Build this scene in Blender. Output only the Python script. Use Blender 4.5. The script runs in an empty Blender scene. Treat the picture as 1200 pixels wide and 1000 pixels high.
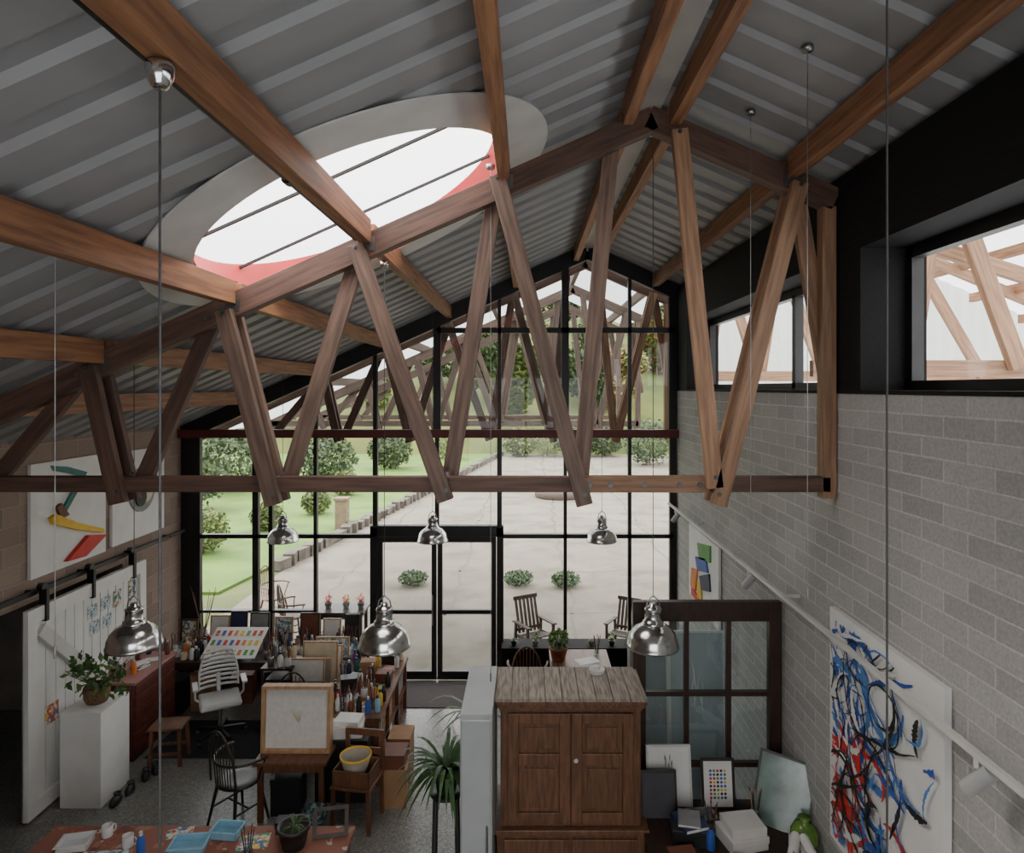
import bpy, math, random
from mathutils import Vector, Matrix
random.seed(7)
R=random
COL=bpy.context.scene.collection
# ------------------------------------------------------------------ materials
MATS={}
def mat(name,c,c2=None,scale=8,rough=.6,metal=0.0,stretch=(1,1,1),bump=0.0,spec=None,detail=4,lo=.35,hi=.65,rnd=0):
    if name in MATS: return MATS[name]
    m=bpy.data.materials.new(name); m.use_nodes=True
    nt=m.node_tree; b=nt.nodes['Principled BSDF']
    b.inputs['Roughness'].default_value=rough; b.inputs['Metallic'].default_value=metal
    if spec is not None: b.inputs['Specular IOR Level'].default_value=spec
    if c2 is None: c2=tuple(x*.82 for x in c)
    tc=nt.nodes.new('ShaderNodeTexCoord'); mp=nt.nodes.new('ShaderNodeMapping'); mp.inputs['Scale'].default_value=stretch
    no=nt.nodes.new('ShaderNodeTexNoise'); no.inputs['Scale'].default_value=scale; no.inputs['Detail'].default_value=detail
    cr=nt.nodes.new('ShaderNodeValToRGB')
    cr.color_ramp.elements[0].position=lo; cr.color_ramp.elements[1].position=hi
    cr.color_ramp.elements[0].color=(*c2,1); cr.color_ramp.elements[1].color=(*c,1)
    nt.links.new(tc.outputs['Object'],mp.inputs['Vector']); nt.links.new(mp.outputs[0],no.inputs['Vector'])
    nt.links.new(no.outputs['Fac'],cr.inputs[0]); out=cr.outputs[0]
    if rnd:
        oi=nt.nodes.new('ShaderNodeObjectInfo'); cb=nt.nodes.new('ShaderNodeVectorMath'); cb.operation='SCALE'; cb.inputs[0].default_value=(37,19,53)
        nt.links.new(oi.outputs['Random'],cb.inputs['Scale']); nt.links.new(cb.outputs[0],mp.inputs['Location'])
        mr=nt.nodes.new('ShaderNodeMapRange'); mr.inputs[3].default_value=1-rnd; mr.inputs[4].default_value=1+rnd; nt.links.new(oi.outputs['Random'],mr.inputs[0])
        vm=nt.nodes.new('ShaderNodeVectorMath'); vm.operation='SCALE'; nt.links.new(out,vm.inputs[0]); nt.links.new(mr.outputs[0],vm.inputs['Scale']); out=vm.outputs[0]
    nt.links.new(out,b.inputs['Base Color'])
    if bump>0:
        bp=nt.nodes.new('ShaderNodeBump'); bp.inputs['Strength'].default_value=bump; bp.inputs['Distance'].default_value=.01
        nt.links.new(no.outputs['Fac'],bp.inputs['Height']); nt.links.new(bp.outputs[0],b.inputs['Normal'])
    MATS[name]=m; return m
def blockmat(name,c,c2,mortar,w=.44,h=.145):
    m=bpy.data.materials.new(name); m.use_nodes=True; nt=m.node_tree; b=nt.nodes['Principled BSDF']; b.inputs['Roughness'].default_value=.9
    tc=nt.nodes.new('ShaderNodeTexCoord'); sp=nt.nodes.new('ShaderNodeSeparateXYZ'); cb=nt.nodes.new('ShaderNodeCombineXYZ')
    nt.links.new(tc.outputs['Object'],sp.inputs[0]); nt.links.new(sp.outputs['Y'],cb.inputs['X']); nt.links.new(sp.outputs['Z'],cb.inputs['Y'])
    br=nt.nodes.new('ShaderNodeTexBrick'); br.inputs['Scale'].default_value=1; br.inputs['Brick Width'].default_value=w; br.inputs['Row Height'].default_value=h
    br.inputs['Mortar Size'].default_value=.0065; br.inputs['Mortar Smooth'].default_value=.2
    br.inputs['Color1'].default_value=(*c,1); br.inputs['Color2'].default_value=(*c2,1); br.inputs['Mortar'].default_value=(*mortar,1)
    nt.links.new(cb.outputs[0],br.inputs['Vector'])
    def scaled(src,scale,lo,hi,det):
        no=nt.nodes.new('ShaderNodeTexNoise'); no.inputs['Scale'].default_value=scale; no.inputs['Detail'].default_value=det
        nt.links.new(tc.outputs['Object'],no.inputs['Vector'])
        mr=nt.nodes.new('ShaderNodeMapRange'); mr.inputs[1].default_value=.3; mr.inputs[2].default_value=.7; mr.inputs[3].default_value=lo; mr.inputs[4].default_value=hi
        nt.links.new(no.outputs['Fac'],mr.inputs[0])
        vm=nt.nodes.new('ShaderNodeVectorMath'); vm.operation='SCALE'; nt.links.new(src,vm.inputs[0]); nt.links.new(mr.outputs[0],vm.inputs['Scale']); return vm.outputs[0]
    o=scaled(br.outputs['Color'],55,.82,1.08,8); o=scaled(o,1.3,.92,1.06,3); nt.links.new(o,b.inputs['Base Color'])
    bp=nt.nodes.new('ShaderNodeBump'); bp.inputs['Strength'].default_value=.8; bp.inputs['Distance'].default_value=.012; bp.invert=True
    nt.links.new(br.outputs['Fac'],bp.inputs['Height']); nt.links.new(bp.outputs[0],b.inputs['Normal'])
    return m
def multimat(name,base,cols,scale=12,thr=.62,rough=.6,soft=.02):
    m=bpy.data.materials.new(name); m.use_nodes=True; nt=m.node_tree; b=nt.nodes['Principled BSDF']; b.inputs['Roughness'].default_value=rough
    tc=nt.nodes.new('ShaderNodeTexCoord'); prev=None
    for i,c in enumerate(cols):
        mp=nt.nodes.new('ShaderNodeMapping'); mp.inputs['Location'].default_value=(i*3.7,i*5.1,i*1.3)
        no=nt.nodes.new('ShaderNodeTexNoise'); no.inputs['Scale'].default_value=scale*(1+.6*i if soft>.05 else 1); no.inputs['Detail'].default_value=2 if soft<.05 else 8
        cr=nt.nodes.new('ShaderNodeValToRGB'); cr.color_ramp.elements[0].position=thr; cr.color_ramp.elements[1].position=thr+soft
        mx=nt.nodes.new('ShaderNodeMix'); mx.data_type='RGBA'
        nt.links.new(tc.outputs['Object'],mp.inputs['Vector']); nt.links.new(mp.outputs[0],no.inputs['Vector']); nt.links.new(no.outputs['Fac'],cr.inputs[0]); nt.links.new(cr.outputs[0],mx.inputs[0])
        if prev is None: mx.inputs[6].default_value=(*base,1)
        else: nt.links.new(prev,mx.inputs[6])
        mx.inputs[7].default_value=(*c,1); prev=mx.outputs[2]
    nt.links.new(prev,b.inputs['Base Color']); return m
def terrazzo():
    m=bpy.data.materials.new('terrazzo'); m.use_nodes=True; nt=m.node_tree; b=nt.nodes['Principled BSDF']; b.inputs['Roughness'].default_value=.3
    tc=nt.nodes.new('ShaderNodeTexCoord'); vo=nt.nodes.new('ShaderNodeTexVoronoi'); vo.inputs['Scale'].default_value=75
    nt.links.new(tc.outputs['Object'],vo.inputs['Vector'])
    cr=nt.nodes.new('ShaderNodeValToRGB'); e=cr.color_ramp.elements; e[0].position=0; e[0].color=(.10,.098,.092,1); e[1].position=1; e[1].color=(.32,.305,.28,1)
    x=e.new(.3); x.color=(.17,.166,.155,1); x=e.new(.75); x.color=(.215,.208,.19,1)
    sp=nt.nodes.new('ShaderNodeSeparateColor'); nt.links.new(vo.outputs['Color'],sp.inputs[0]); nt.links.new(sp.outputs[0],cr.inputs[0])
    nt.links.new(cr.outputs[0],b.inputs['Base Color']); return m
def glassmat(name,tint=(1,1,1),gl=.06):
    m=bpy.data.materials.new(name); m.use_nodes=True; nt=m.node_tree; nt.nodes.clear()
    o=nt.nodes.new('ShaderNodeOutputMaterial'); t=nt.nodes.new('ShaderNodeBsdfTransparent'); t.inputs[0].default_value=(*tint,1)
    g=nt.nodes.new('ShaderNodeBsdfGlossy'); g.inputs['Roughness'].default_value=.02
    x=nt.nodes.new('ShaderNodeMixShader'); x.inputs[0].default_value=gl
    nt.links.new(t.outputs[0],x.inputs[1]); nt.links.new(g.outputs[0],x.inputs[2]); nt.links.new(x.outputs[0],o.inputs[0]); return m
def translucent(name,c=(.9,.9,.9),tr=.45):
    m=bpy.data.materials.new(name); m.use_nodes=True; nt=m.node_tree; nt.nodes.clear()
    o=nt.nodes.new('ShaderNodeOutputMaterial'); t=nt.nodes.new('ShaderNodeBsdfTransparent'); t.inputs[0].default_value=(*c,1)
    g=nt.nodes.new('ShaderNodeBsdfTranslucent'); g.inputs[0].default_value=(*c,1)
    x=nt.nodes.new('ShaderNodeMixShader'); x.inputs[0].default_value=1-tr
    nt.links.new(t.outputs[0],x.inputs[1]); nt.links.new(g.outputs[0],x.inputs[2]); nt.links.new(x.outputs[0],o.inputs[0]); return m
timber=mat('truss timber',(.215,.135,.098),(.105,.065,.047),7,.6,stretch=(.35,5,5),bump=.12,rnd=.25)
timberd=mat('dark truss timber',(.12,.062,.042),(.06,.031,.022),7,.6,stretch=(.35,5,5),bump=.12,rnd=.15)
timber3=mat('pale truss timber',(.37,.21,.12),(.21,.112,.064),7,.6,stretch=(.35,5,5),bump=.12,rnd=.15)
timber2=mat('purlin timber',(.36,.17,.08),(.19,.083,.04),7,.6,stretch=(5,.3,5),bump=.1,rnd=.12)
deckm=mat('galvanised deck',(.30,.298,.303),(.255,.255,.26),2,.5,.15)
black=mat('black steel',(.010,.010,.011),(.014,.014,.014),5,.4,.2)
blackboard=mat('black stained board',(.007,.007,.007),(.012,.011,.011),10,.75,stretch=(8,.5,8),spec=.2)
redsteel=mat('red oxide steel',(.13,.018,.013),(.09,.013,.01),6,.55)
whitep=mat('white paint',(.64,.63,.60),(.56,.55,.53),4,.5)
whiteb=mat('bright white board',(.76,.75,.73),(.70,.69,.67),4,.6)
redp=mat('red paint',(.60,.028,.028),(.5,.022,.022),3,.6)
blockR=blockmat('grey block',(.44,.425,.405),(.355,.342,.328),(.56,.54,.515),w=.40,h=.118)
blockL=blockmat('warm block',(.32,.235,.185),(.235,.172,.138),(.36,.29,.24),h=.2)
glass=glassmat('clear glass',gl=.03); glassg=glassmat('old glass',(.88,.93,.93),.08)
alu=mat('polished aluminium',(.72,.72,.71),(.55,.55,.55),6,.2,1.0)
steel=mat('brushed steel',(.42,.42,.42),(.3,.3,.3),12,.35,1.0)
dsteel=mat('dull steel',(.16,.155,.15),(.1,.1,.1),12,.45,.8)
chrome=mat('chrome',(.7,.7,.7),None,5,.15,1.0)
pine=mat('brown pine',(.19,.085,.043),(.095,.042,.022),7,.42,stretch=(6,6,.8),bump=.1)
oldboard=mat('weathered boards',(.40,.34,.28),(.20,.165,.135),7,.75,stretch=(8,.8,3),bump=.2)
lightwood=mat('light wood',(.52,.32,.17),(.38,.22,.11),6,.5,stretch=(5,1,1))
midwood=mat('mid wood',(.19,.078,.038),(.105,.045,.023),6,.45,stretch=(5,1,1))
darkwood=mat('dark wood',(.045,.02,.013),(.022,.011,.008),8,.4,stretch=(4,1,1))
blackwood=mat('black wood',(.02,.016,.014),(.03,.022,.018),8,.4)
greym=mat('pale grey metal',(.44,.46,.47),(.40,.42,.43),3,.45)
canvasm=mat('canvas',(.74,.72,.68),(.66,.64,.60),20,.8)
card=mat('cardboard',(.36,.21,.11),(.29,.16,.08),6,.8)
paper=mat('paper',(.76,.75,.72),(.68,.67,.64),9,.8)
plasticw=mat('white plastic',(.66,.66,.65),None,3,.35)
blackpl=mat('black plastic',(.02,.02,.022),None,3,.4)
terra=mat('terracotta',(.36,.12,.055),(.26,.085,.04),8,.8)
leafm=mat('green leaf',(.05,.13,.025),(.02,.06,.014),6,.5)
leaf2=mat('light green leaf',(.13,.24,.045),(.065,.14,.025),6,.5)
leafo=mat('autumn leaf',(.20,.11,.03),(.12,.09,.025),1.5,.7)
leafy=mat('yellow green leaf',(.15,.18,.04),(.08,.11,.022),1.0,.7)
leaft=mat('tree leaf',(.065,.10,.023),(.03,.052,.013),.8,.7)
leaftd=mat('dark tree leaf',(.03,.055,.014),(.014,.03,.009),.8,.7)
lav=mat('grey green foliage',(.14,.165,.11),(.075,.095,.055),5,.8)
soil=mat('soil',(.04,.025,.018),None,20,.95)
bark=mat('bark',(.10,.07,.045),(.05,.035,.025),8,.9)
colr={'red':mat('c red',(.62,.03,.02)),'blue':mat('c blue',(.03,.10,.42)),'yellow':mat('c yellow',(.80,.50,.04)),'teal':mat('c teal',(.02,.16,.15)),
'green':mat('c green',(.09,.33,.08)),'orange':mat('c orange',(.75,.22,.03)),'pink':mat('c pink',(.42,.20,.18)),'sky':mat('c sky',(.25,.48,.62)),'brown':mat('c brown',(.16,.05,.025)),
'grey':mat('c grey',(.25,.25,.25)),'cream':mat('c cream',(.7,.6,.42)),'navy':mat('c navy',(.02,.03,.09)),'black':mat('c black',(.012,.012,.012)),'purple':mat('c purple',(.18,.06,.25))}
printA=multimat('print mixed colours',(.62,.6,.56),[(.45,.06,.05),(.04,.13,.35),(.55,.38,.08),(.06,.22,.1)],18,.57)
printB=multimat('print warm colours',(.52,.10,.07),[(.05,.15,.4),(.7,.5,.1),(.65,.65,.6)],18,.55)
printC=multimat('print blue colours',(.48,.56,.60),[(.05,.12,.3),(.1,.2,.16),(.65,.64,.6),(.25,.28,.3)],20,.56)
tabletop=multimat('paint splashed table top',(.26,.09,.055),[(.45,.40,.36),(.18,.05,.03),(.34,.16,.10)],9,.64)
palettem=multimat('palette swatches',(.70,.66,.58),[(.7,.1,.05),(.75,.55,.1),(.1,.35,.2),(.1,.2,.5)],22,.55)

# ------------------------------------------------------------------ mesh builder
class MB:
    def __init__(s): s.v=[];s.f=[];s.m=[];s.s=[]
    def add(s,vs,fs,mi=0,sm=False):
        o=len(s.v); s.v+= [tuple(v) for v in vs]
        for f in fs: s.f.append([i+o for i in f]); s.m.append(mi); s.s.append(sm)
        return s
    def box(s,c,d,rot=None,mi=0):
        vs=[]
        for x in(-.5,.5):
            for y in(-.5,.5):
                for z in(-.5,.5):
                    p=Vector((x*d[0],y*d[1],z*d[2]))
                    if rot is not None: p=rot@p
                    vs.append(p+Vector(c))
        return s.add(vs,[(0,1,3,2),(4,6,7,5),(0,4,5,1),(2,3,7,6),(0,2,6,4),(1,5,7,3)],mi)
    def bb(s,a,b,mi=0):
        return s.box([(a[i]+b[i])/2 for i in range(3)],[abs(b[i]-a[i]) for i in range(3)],None,mi)
    def beam(s,p,q,w,h,ref=(0,1,0),mi=0):
        p=Vector(p);q=Vector(q);d=(q-p); L=d.length; d.normalize(); r=Vector(ref); r=(r-d*r.dot(d)).normalized(); u=d.cross(r)
        M=Matrix((d,r,u)).transposed(); return s.box((p+q)/2,(L,w,h),M,mi)
    def cyl(s,p,q,r1,r2=None,n=12,mi=0,sm=True,caps=True):
        if r2 is None:r2=r1
        p=Vector(p);q=Vector(q);d=(q-p).normalized(); a=Vector((1,0,0)) if abs(d.x)<.9 else Vector((0,1,0)); u=d.cross(a).normalized(); w=d.cross(u)
        vs=[]
        for i in range(n):
            t=2*math.pi*i/n; e=u*math.cos(t)+w*math.sin(t); vs+=[p+e*r1,q+e*r2]
        s.add(vs,[(2*i,2*((i+1)%n),2*((i+1)%n)+1,2*i+1) for i in range(n)],mi,sm)
        if caps: s.add([vs[2*i] for i in range(n)],[tuple(range(n))],mi); s.add([vs[2*i+1] for i in range(n)],[tuple(reversed(range(n)))],mi)
        return s
    def lathe(s,prof,c=(0,0,0),n=24,mi=0,sx=1,sy=1):
        vs=[]
        for r,z in prof:
            for i in range(n):
                t=2*math.pi*i/n; vs.append((c[0]+r*sx*math.cos(t),c[1]+r*sy*math.sin(t),c[2]+z))
        fs=[]
        for k in range(len(prof)-1):
            for i in range(n):
                j=(i+1)%n; fs.append((k*n+i,k*n+j,(k+1)*n+j,(k+1)*n+i))
        s.add(vs,fs,mi,True); return s
    def tube(s,pts,r,n=6,mi=0):
        for a,b in zip(pts[:-1],pts[1:]): s.cyl(a,b,r,r,n,mi)
        return s
    def poly(s,pts,mi=0): return s.add(pts,[tuple(range(len(pts)))],mi)
    def leaves(s,c,rad,n,size,mis=(0,),rnd=R):
        for _ in range(n):
            t=rnd.uniform(0,6.283); ph=math.acos(rnd.uniform(-1,1)); k=rnd.uniform(.55,1.0)
            p=Vector((c[0]+rad[0]*k*math.sin(ph)*math.cos(t),c[1]+rad[1]*k*math.sin(ph)*math.sin(t),c[2]+rad[2]*k*math.cos(ph)))
            a=Vector((rnd.gauss(0,1),rnd.gauss(0,1),rnd.gauss(0,1))).normalized(); b=a.orthogonal().normalized(); z=size*rnd.uniform(.6,1.3)
            s.add([p-a*z,p+b*z*.45,p+a*z,p-b*z*.45],[(0,1,2,3)],rnd.choice(mis))
        return s
    def fronds(s,c,n,L,w,droop=.5,mi=0,rise=.8,rnd=R):
        for i in range(n):
            t=rnd.uniform(0,6.283); l=L*rnd.uniform(.6,1.1); rs=rise*rnd.uniform(.5,1.2); pts=[]
            for k in range(7):
                f=k/6; pts.append(Vector((c[0]+math.cos(t)*l*f*.8,c[1]+math.sin(t)*l*f*.8,c[2]+l*(rs*f-droop*f*f*1.6))))
            sd=Vector((-math.sin(t),math.cos(t),0)); vs=[]
            for k,p in enumerate(pts):
                ww=w*math.sin(math.pi*(.12+.88*k/6)) ; vs+=[p-sd*ww,p+sd*ww]
            s.add(vs,[(2*k,2*k+1,2*k+3,2*k+2) for k in range(6)],mi)
        return s
    def obj(s,name,mats,parent=None,loc=(0,0,0),rz=0,bevel=0,rot=None):
        me=bpy.data.meshes.new(name); me.from_pydata(s.v,[],s.f)
        if not isinstance(mats,(list,tuple)): mats=[mats]
        for m in mats: me.materials.append(m)
        me.polygons.foreach_set('material_index',s.m); me.polygons.foreach_set('use_smooth',s.s); me.update()
        o=bpy.data.objects.new(name,me); COL.objects.link(o); o.location=loc; o.rotation_euler=rot if rot else (0,0,rz)
        if parent: o.parent=parent
        if bevel:
            b=o.modifiers.new('b','BEVEL'); b.width=bevel; b.segments=2; b.limit_method='ANGLE'
        return o
def beamobj(name,p,q,w,h,m,parent,ref=(0,1,0),bevel=.004):
    p=Vector(p);q=Vector(q);d=(q-p); L=d.length; d.normalize(); r=Vector(ref); r=(r-d*r.dot(d)).normalized(); u=d.cross(r)
    M=Matrix((d,r,u)).transposed(); return MB().box((0,0,0),(L,w,h)).obj(name,m,parent,loc=(p+q)/2,rot=tuple(M.to_euler()),bevel=bevel)
def tag(o,label,cat,group=None):
    o['label']=label;o['category']=cat
    if group:o['group']=group
    return o
def root(name,label,cat,loc,rz=0,group=None,rot=None):
    e=bpy.data.objects.new(name,None); COL.objects.link(e); e.location=loc; e.rotation_euler=rot if rot else (0,0,rz); e.empty_display_size=.1
    return tag(e,label,cat,group)
def struct(o): o['kind']='structure'; return o
def dup(o,loc,rz=None,label=None,parent=None):
    c=o.copy(); COL.objects.link(c)
    if parent is None:
        c.location=loc
        if rz is not None:c.rotation_euler=(0,0,rz)
        if label:c['label']=label
    else: c.parent=parent
    for k in list(o.children): dup(k,None,None,None,c)
    return c
# ------------------------------------------------------------------ room shell
XL,XR,YF,Y0=-5.2,2.25,10.04,-1.0
RX=.9
def zc(x): return 6.37-.45*abs(x-RX)
struct(MB().bb((XL-3.4,Y0,-.1),(XR,YF,0)).obj('floor',terrazzo()))
# walls
struct(MB().bb((XR,Y0,-.1),(XR+.4,YF+.1,4.36)).obj('wall_right',blockR))
w=MB(); w.bb((XL-.2,8.55,-.1),(XL,YF+.1,3.86)); w.bb((XL-.2,Y0,-.1),(XL,5.0,3.86)); w.bb((XL-.2,5.0,2.15),(XL,8.55,3.86))
struct(w.obj('wall_left',blockL))
# rear gable wall with an unseen window added to let in fill light
w=MB(); BX0,BX1,BZ0,BZ1=-1.9,1.8,1.6,4.8
w.bb((XL-.2,Y0-.2,-.1),(BX0,Y0,6.7)); w.bb((BX1,Y0-.2,-.1),(XR+.5,Y0,6.7)); w.bb((BX0,Y0-.2,-.1),(BX1,Y0,BZ0)); w.bb((BX0,Y0-.2,BZ1),(BX1,Y0,6.7))
struct(w.obj('wall_back',whitep))
m=MB()
for i in range(5): x=BX0+(BX1-BX0)*i/4; m.bb((x-.04,Y0-.14,BZ0),(x+.04,Y0-.06,BZ1))
for z in(BZ0+.04,3.1,BZ1-.04): m.bb((BX0,Y0-.14,z-.04),(BX1,Y0-.06,z+.04))
o=struct(m.obj('window_5',black)); MB().bb((BX0,Y0-.104,BZ0),(BX1,Y0-.096,BZ1)).obj('glass',glass,o)
w=MB(); w.bb((-8.7,4,-.1),(-8.6,9.2,2.6)); w.bb((-8.6,9.1,-.1),(XL-.2,9.2,2.6)); w.bb((-8.6,3.9,-.1),(XL-.2,4,2.6)); w.bb((-8.7,3.9,2.6),(XL-.2,9.2,2.7))
struct(w.obj('wall_side_room',mat('side room plaster',(.22,.19,.17),(.17,.15,.13),3,.8)))
w=MB(); w.bb((XR+.002,Y0,5.35),(XR+.45,YF,5.92)); w.bb((XR+.002,4.5,4.37),(XR+.45,5.1,5.35)); w.bb((XR+.002,9.4,4.37),(XR+.45,YF,5.35)); w.bb((XR-.01,Y0,4.36),(XR+.42,YF,4.385))
struct(w.obj('trim_1',blackboard))
# ceiling deck
prof=[(0,0),(.165,0),(.195,.032),(.29,.032)]
ys=[]; y=Y0
while y<YF+.1:
    for a,h in prof: ys.append((y+a,h))
    y+=.32
C=(-1.2,4.75); RH=1.14; K=math.sqrt(1+.45**2)
d=MB()
def dz(x,h): return zc(x)+.205+h
def hw(y):
    q=RH*RH-(y-C[1])**2
    return math.sqrt(q)/K if q>0 else 0
ys2=[]
for (a,h),(b,g) in zip(ys[:-1],ys[1:]):
    nseg=max(1,round((b-a)/.05))
    for i in range(nseg): f=i/nseg; ys2.append((a+(b-a)*f,h+(g-h)*f))
ys2.append(ys[-1])
for (a,h),(b,g) in zip(ys2[:-1],ys2[1:]):
    wa,wb=hw(a),hw(b)
    def q(xa0,xb0,xa1,xb1): d.add([(xa0,a,dz(xa0,h)),(xb0,b,dz(xb0,g)),(xb1,b,dz(xb1,g)),(xa1,a,dz(xa1,h))],[(0,1,2,3)])
    if wa==0 and wb==0: q(RX,RX,-5.5,-5.5)
    else:
        q(RX,RX,C[0]+wa,C[0]+wb); q(C[0]-wa,C[0]-wb,-5.5,-5.5)
    q(RX,RX,2.75,2.75)
struct(d.obj('ceiling',deckm))
struct(MB().bb((.80,Y0,zc(.8)+.17),(1.0,YF,zc(.8)+.185)).obj('trim_2',whitep))
# skylight
n=Vector((-.45,0,1)).normalized(); dd=Vector((1,0,.45)).normalized(); CC=Vector((C[0],C[1],zc(C[0])+.2)); N=72
def ring(r,h): return [CC+dd*(r*math.cos(2*math.pi*i/N))+Vector((0,1,0))*(r*math.sin(2*math.pi*i/N))+n*h for i in range(N)]
def loft(mb,A,B,mi=0):
    mb.add(A+B,[(i,(i+1)%N,N+(i+1)%N,N+i) for i in range(N)],mi,True)
m=MB(); loft(m,ring(RH,-.012),ring(1.47,-.012)); loft(m,ring(1.47,-.012),ring(1.47,.0)); loft(m,ring(RH,0),ring(1.47,0))
sky=struct(m.obj('window_2',whitep))
HR=.19
m=MB(); loft(m,ring(RH,-.014),ring(RH,HR)); loft(m,ring(RH+.03,-.0),ring(RH+.03,HR)); loft(m,ring(RH,HR),ring(RH+.1,HR)); m.obj('reveal',redp,sky)
m=MB(); m.poly(ring(RH+.02,HR-.01)); m.obj('glass',glass,sky)
for yy in(-.42,.42):
    L=math.sqrt(RH**2-yy**2); m=MB(); m.beam(CC+Vector((0,yy,0))-dd*L+n*(HR-.03),CC+Vector((0,yy,0))+dd*L+n*(HR-.03),.022,.018)
    m.obj('glazing_bar',black,sky)
# gable glazing
GY=YF
win=MB()
def vert(x,z0,z1,w=.05,mb=win): mb.bb((x-w/2,GY-.04,z0),(x+w/2,GY+.04,z1))
for x,wd in((-4.97,.1),(-4.09,.09),(-3.86,.06),(-3.19,.05),(-2.29,.07),(-.42,.07),(.57,.05),(1.54,.05),(2.19,.1)):
    vert(x,.55,3.7,wd)
vert(-1.36,2.3,3.7,.06)
for x,wd in((-4.09,.05),(-3.19,.05),(-2.29,.06),(-1.36,.11),(-.42,.05),(.57,.11),(1.54,.05),(2.19,.12)):
    vert(x,3.78,zc(x)+.05,wd)
for x in(-.9,.1,1.06): vert(x,5.27,zc(x)+.05,.03)
win.bb((-5.1,GY-.04,2.14),(-2.29,GY+.04,2.2)); win.bb((-.42,GY-.04,2.14),(2.2,GY+.04,2.2)); win.bb((-1.36,GY-.04,5.23),(2.2,GY+.04,5.31)); 
win.bb((-4.97,GY-.04,1.02),(-3.19,GY+.04,1.06)); win.bb((-5.1,GY-.05,2.95),(-3.2,GY+.05,2.99))
win.beam((RX,GY,zc(RX)+.08),(-5.2,GY,zc(-5.2)+.08),.14,.22); win.beam((RX,GY,zc(RX)+.08),(2.3,GY,zc(2.3)+.08),.14,.22)
win.bb((-5.2,GY-.05,.0),(-4.93,GY+.05,3.7))
w1=struct(win.obj('window_1',black))
g=MB(); g.poly([(-5.1,GY,.5),(-2.3,GY,.5),(-2.3,GY,2.25),(-.42,GY,2.25),(-.42,GY,.5),(2.25,GY,.5),(2.25,GY,zc(2.25)),(RX,GY,zc(RX)),(-5.1,GY,zc(-5.1))]); g.obj('glass',glass,w1)
struct(MB().bb((XL,9.88,3.66),(XR,9.99,3.78)).obj('trim_3',redsteel))
m=MB(); m.bb((-5.2,GY-.1,0),(-2.33,GY+.08,.55)); m.bb((-.38,GY-.1,0),(XR,GY+.08,.55)); m.bb((-5.2,GY-.3,.55),(-2.33,GY+.08,.59)); m.bb((-.38,GY-.3,.55),(XR,GY+.08,.59)); struct(m.obj('wall_far',blackboard))
m=MB(); m.bb((-2.36,GY-.06,0),(-2.26,GY+.06,2.3)); m.bb((-.46,GY-.06,0),(-.36,GY+.06,2.3)); m.bb((-2.36,GY-.06,2.17),(-.36,GY+.06,2.33))
dr=struct(m.obj('door_1',black))
for xa,xb in((-2.25,-1.37),(-1.35,-.47)):
    m=MB(); m.bb((xa,GY-.035,.02),(xa+.07,GY+.035,2.16)); m.bb((xb-.07,GY-.035,.02),(xb,GY+.035,2.16)); m.bb((xa+.07,GY-.035,.02),(xb-.07,GY+.035,.14)); m.bb((xa+.07,GY-.035,2.08),(xb-.07,GY+.035,2.16)); m.bb((xa+.07,GY-.03,1.0),(xb-.07,GY+.03,1.06))
    lf=m.obj('door_leaf',black,dr); MB().bb((xa+.06,GY-.004,.1),(xb-.06,GY+.004,2.1)).obj('glass',glass,lf)
MB().cyl((-1.42,GY-.08,.85),(-1.42,GY-.08,1.3),.012,mi=0).cyl((-1.42,GY-.09,.9),(-1.42,GY-.03,.9),.01).cyl((-1.42,GY-.09,1.25),(-1.42,GY-.03,1.25),.01).obj('handle',steel,dr)
# clerestory windows
for i,(ya,yb,ms) in enumerate(((Y0,4.5,(2.6,)),(5.1,9.4,(6.4,)))):
    m=MB(); X=2.6
    m.bb((X-.04,ya,4.385),(X+.04,yb,4.45)); m.bb((X-.04,ya,5.27),(X+.04,yb,5.35)); m.bb((X-.04,ya,4.385),(X+.04,ya+.07,5.35)); m.bb((X-.04,yb-.07,4.385),(X+.04,yb,5.35))
    for q_ in ms: m.bb((X-.04,q_-.04,4.4),(X+.04,q_+.04,5.3))
    ww=struct(m.obj('window_%d'%(3+i),black)); MB().bb((X-.004,ya+.03,4.42),(X+.004,yb-.03,5.3)).obj('glass',glass,ww)
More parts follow.
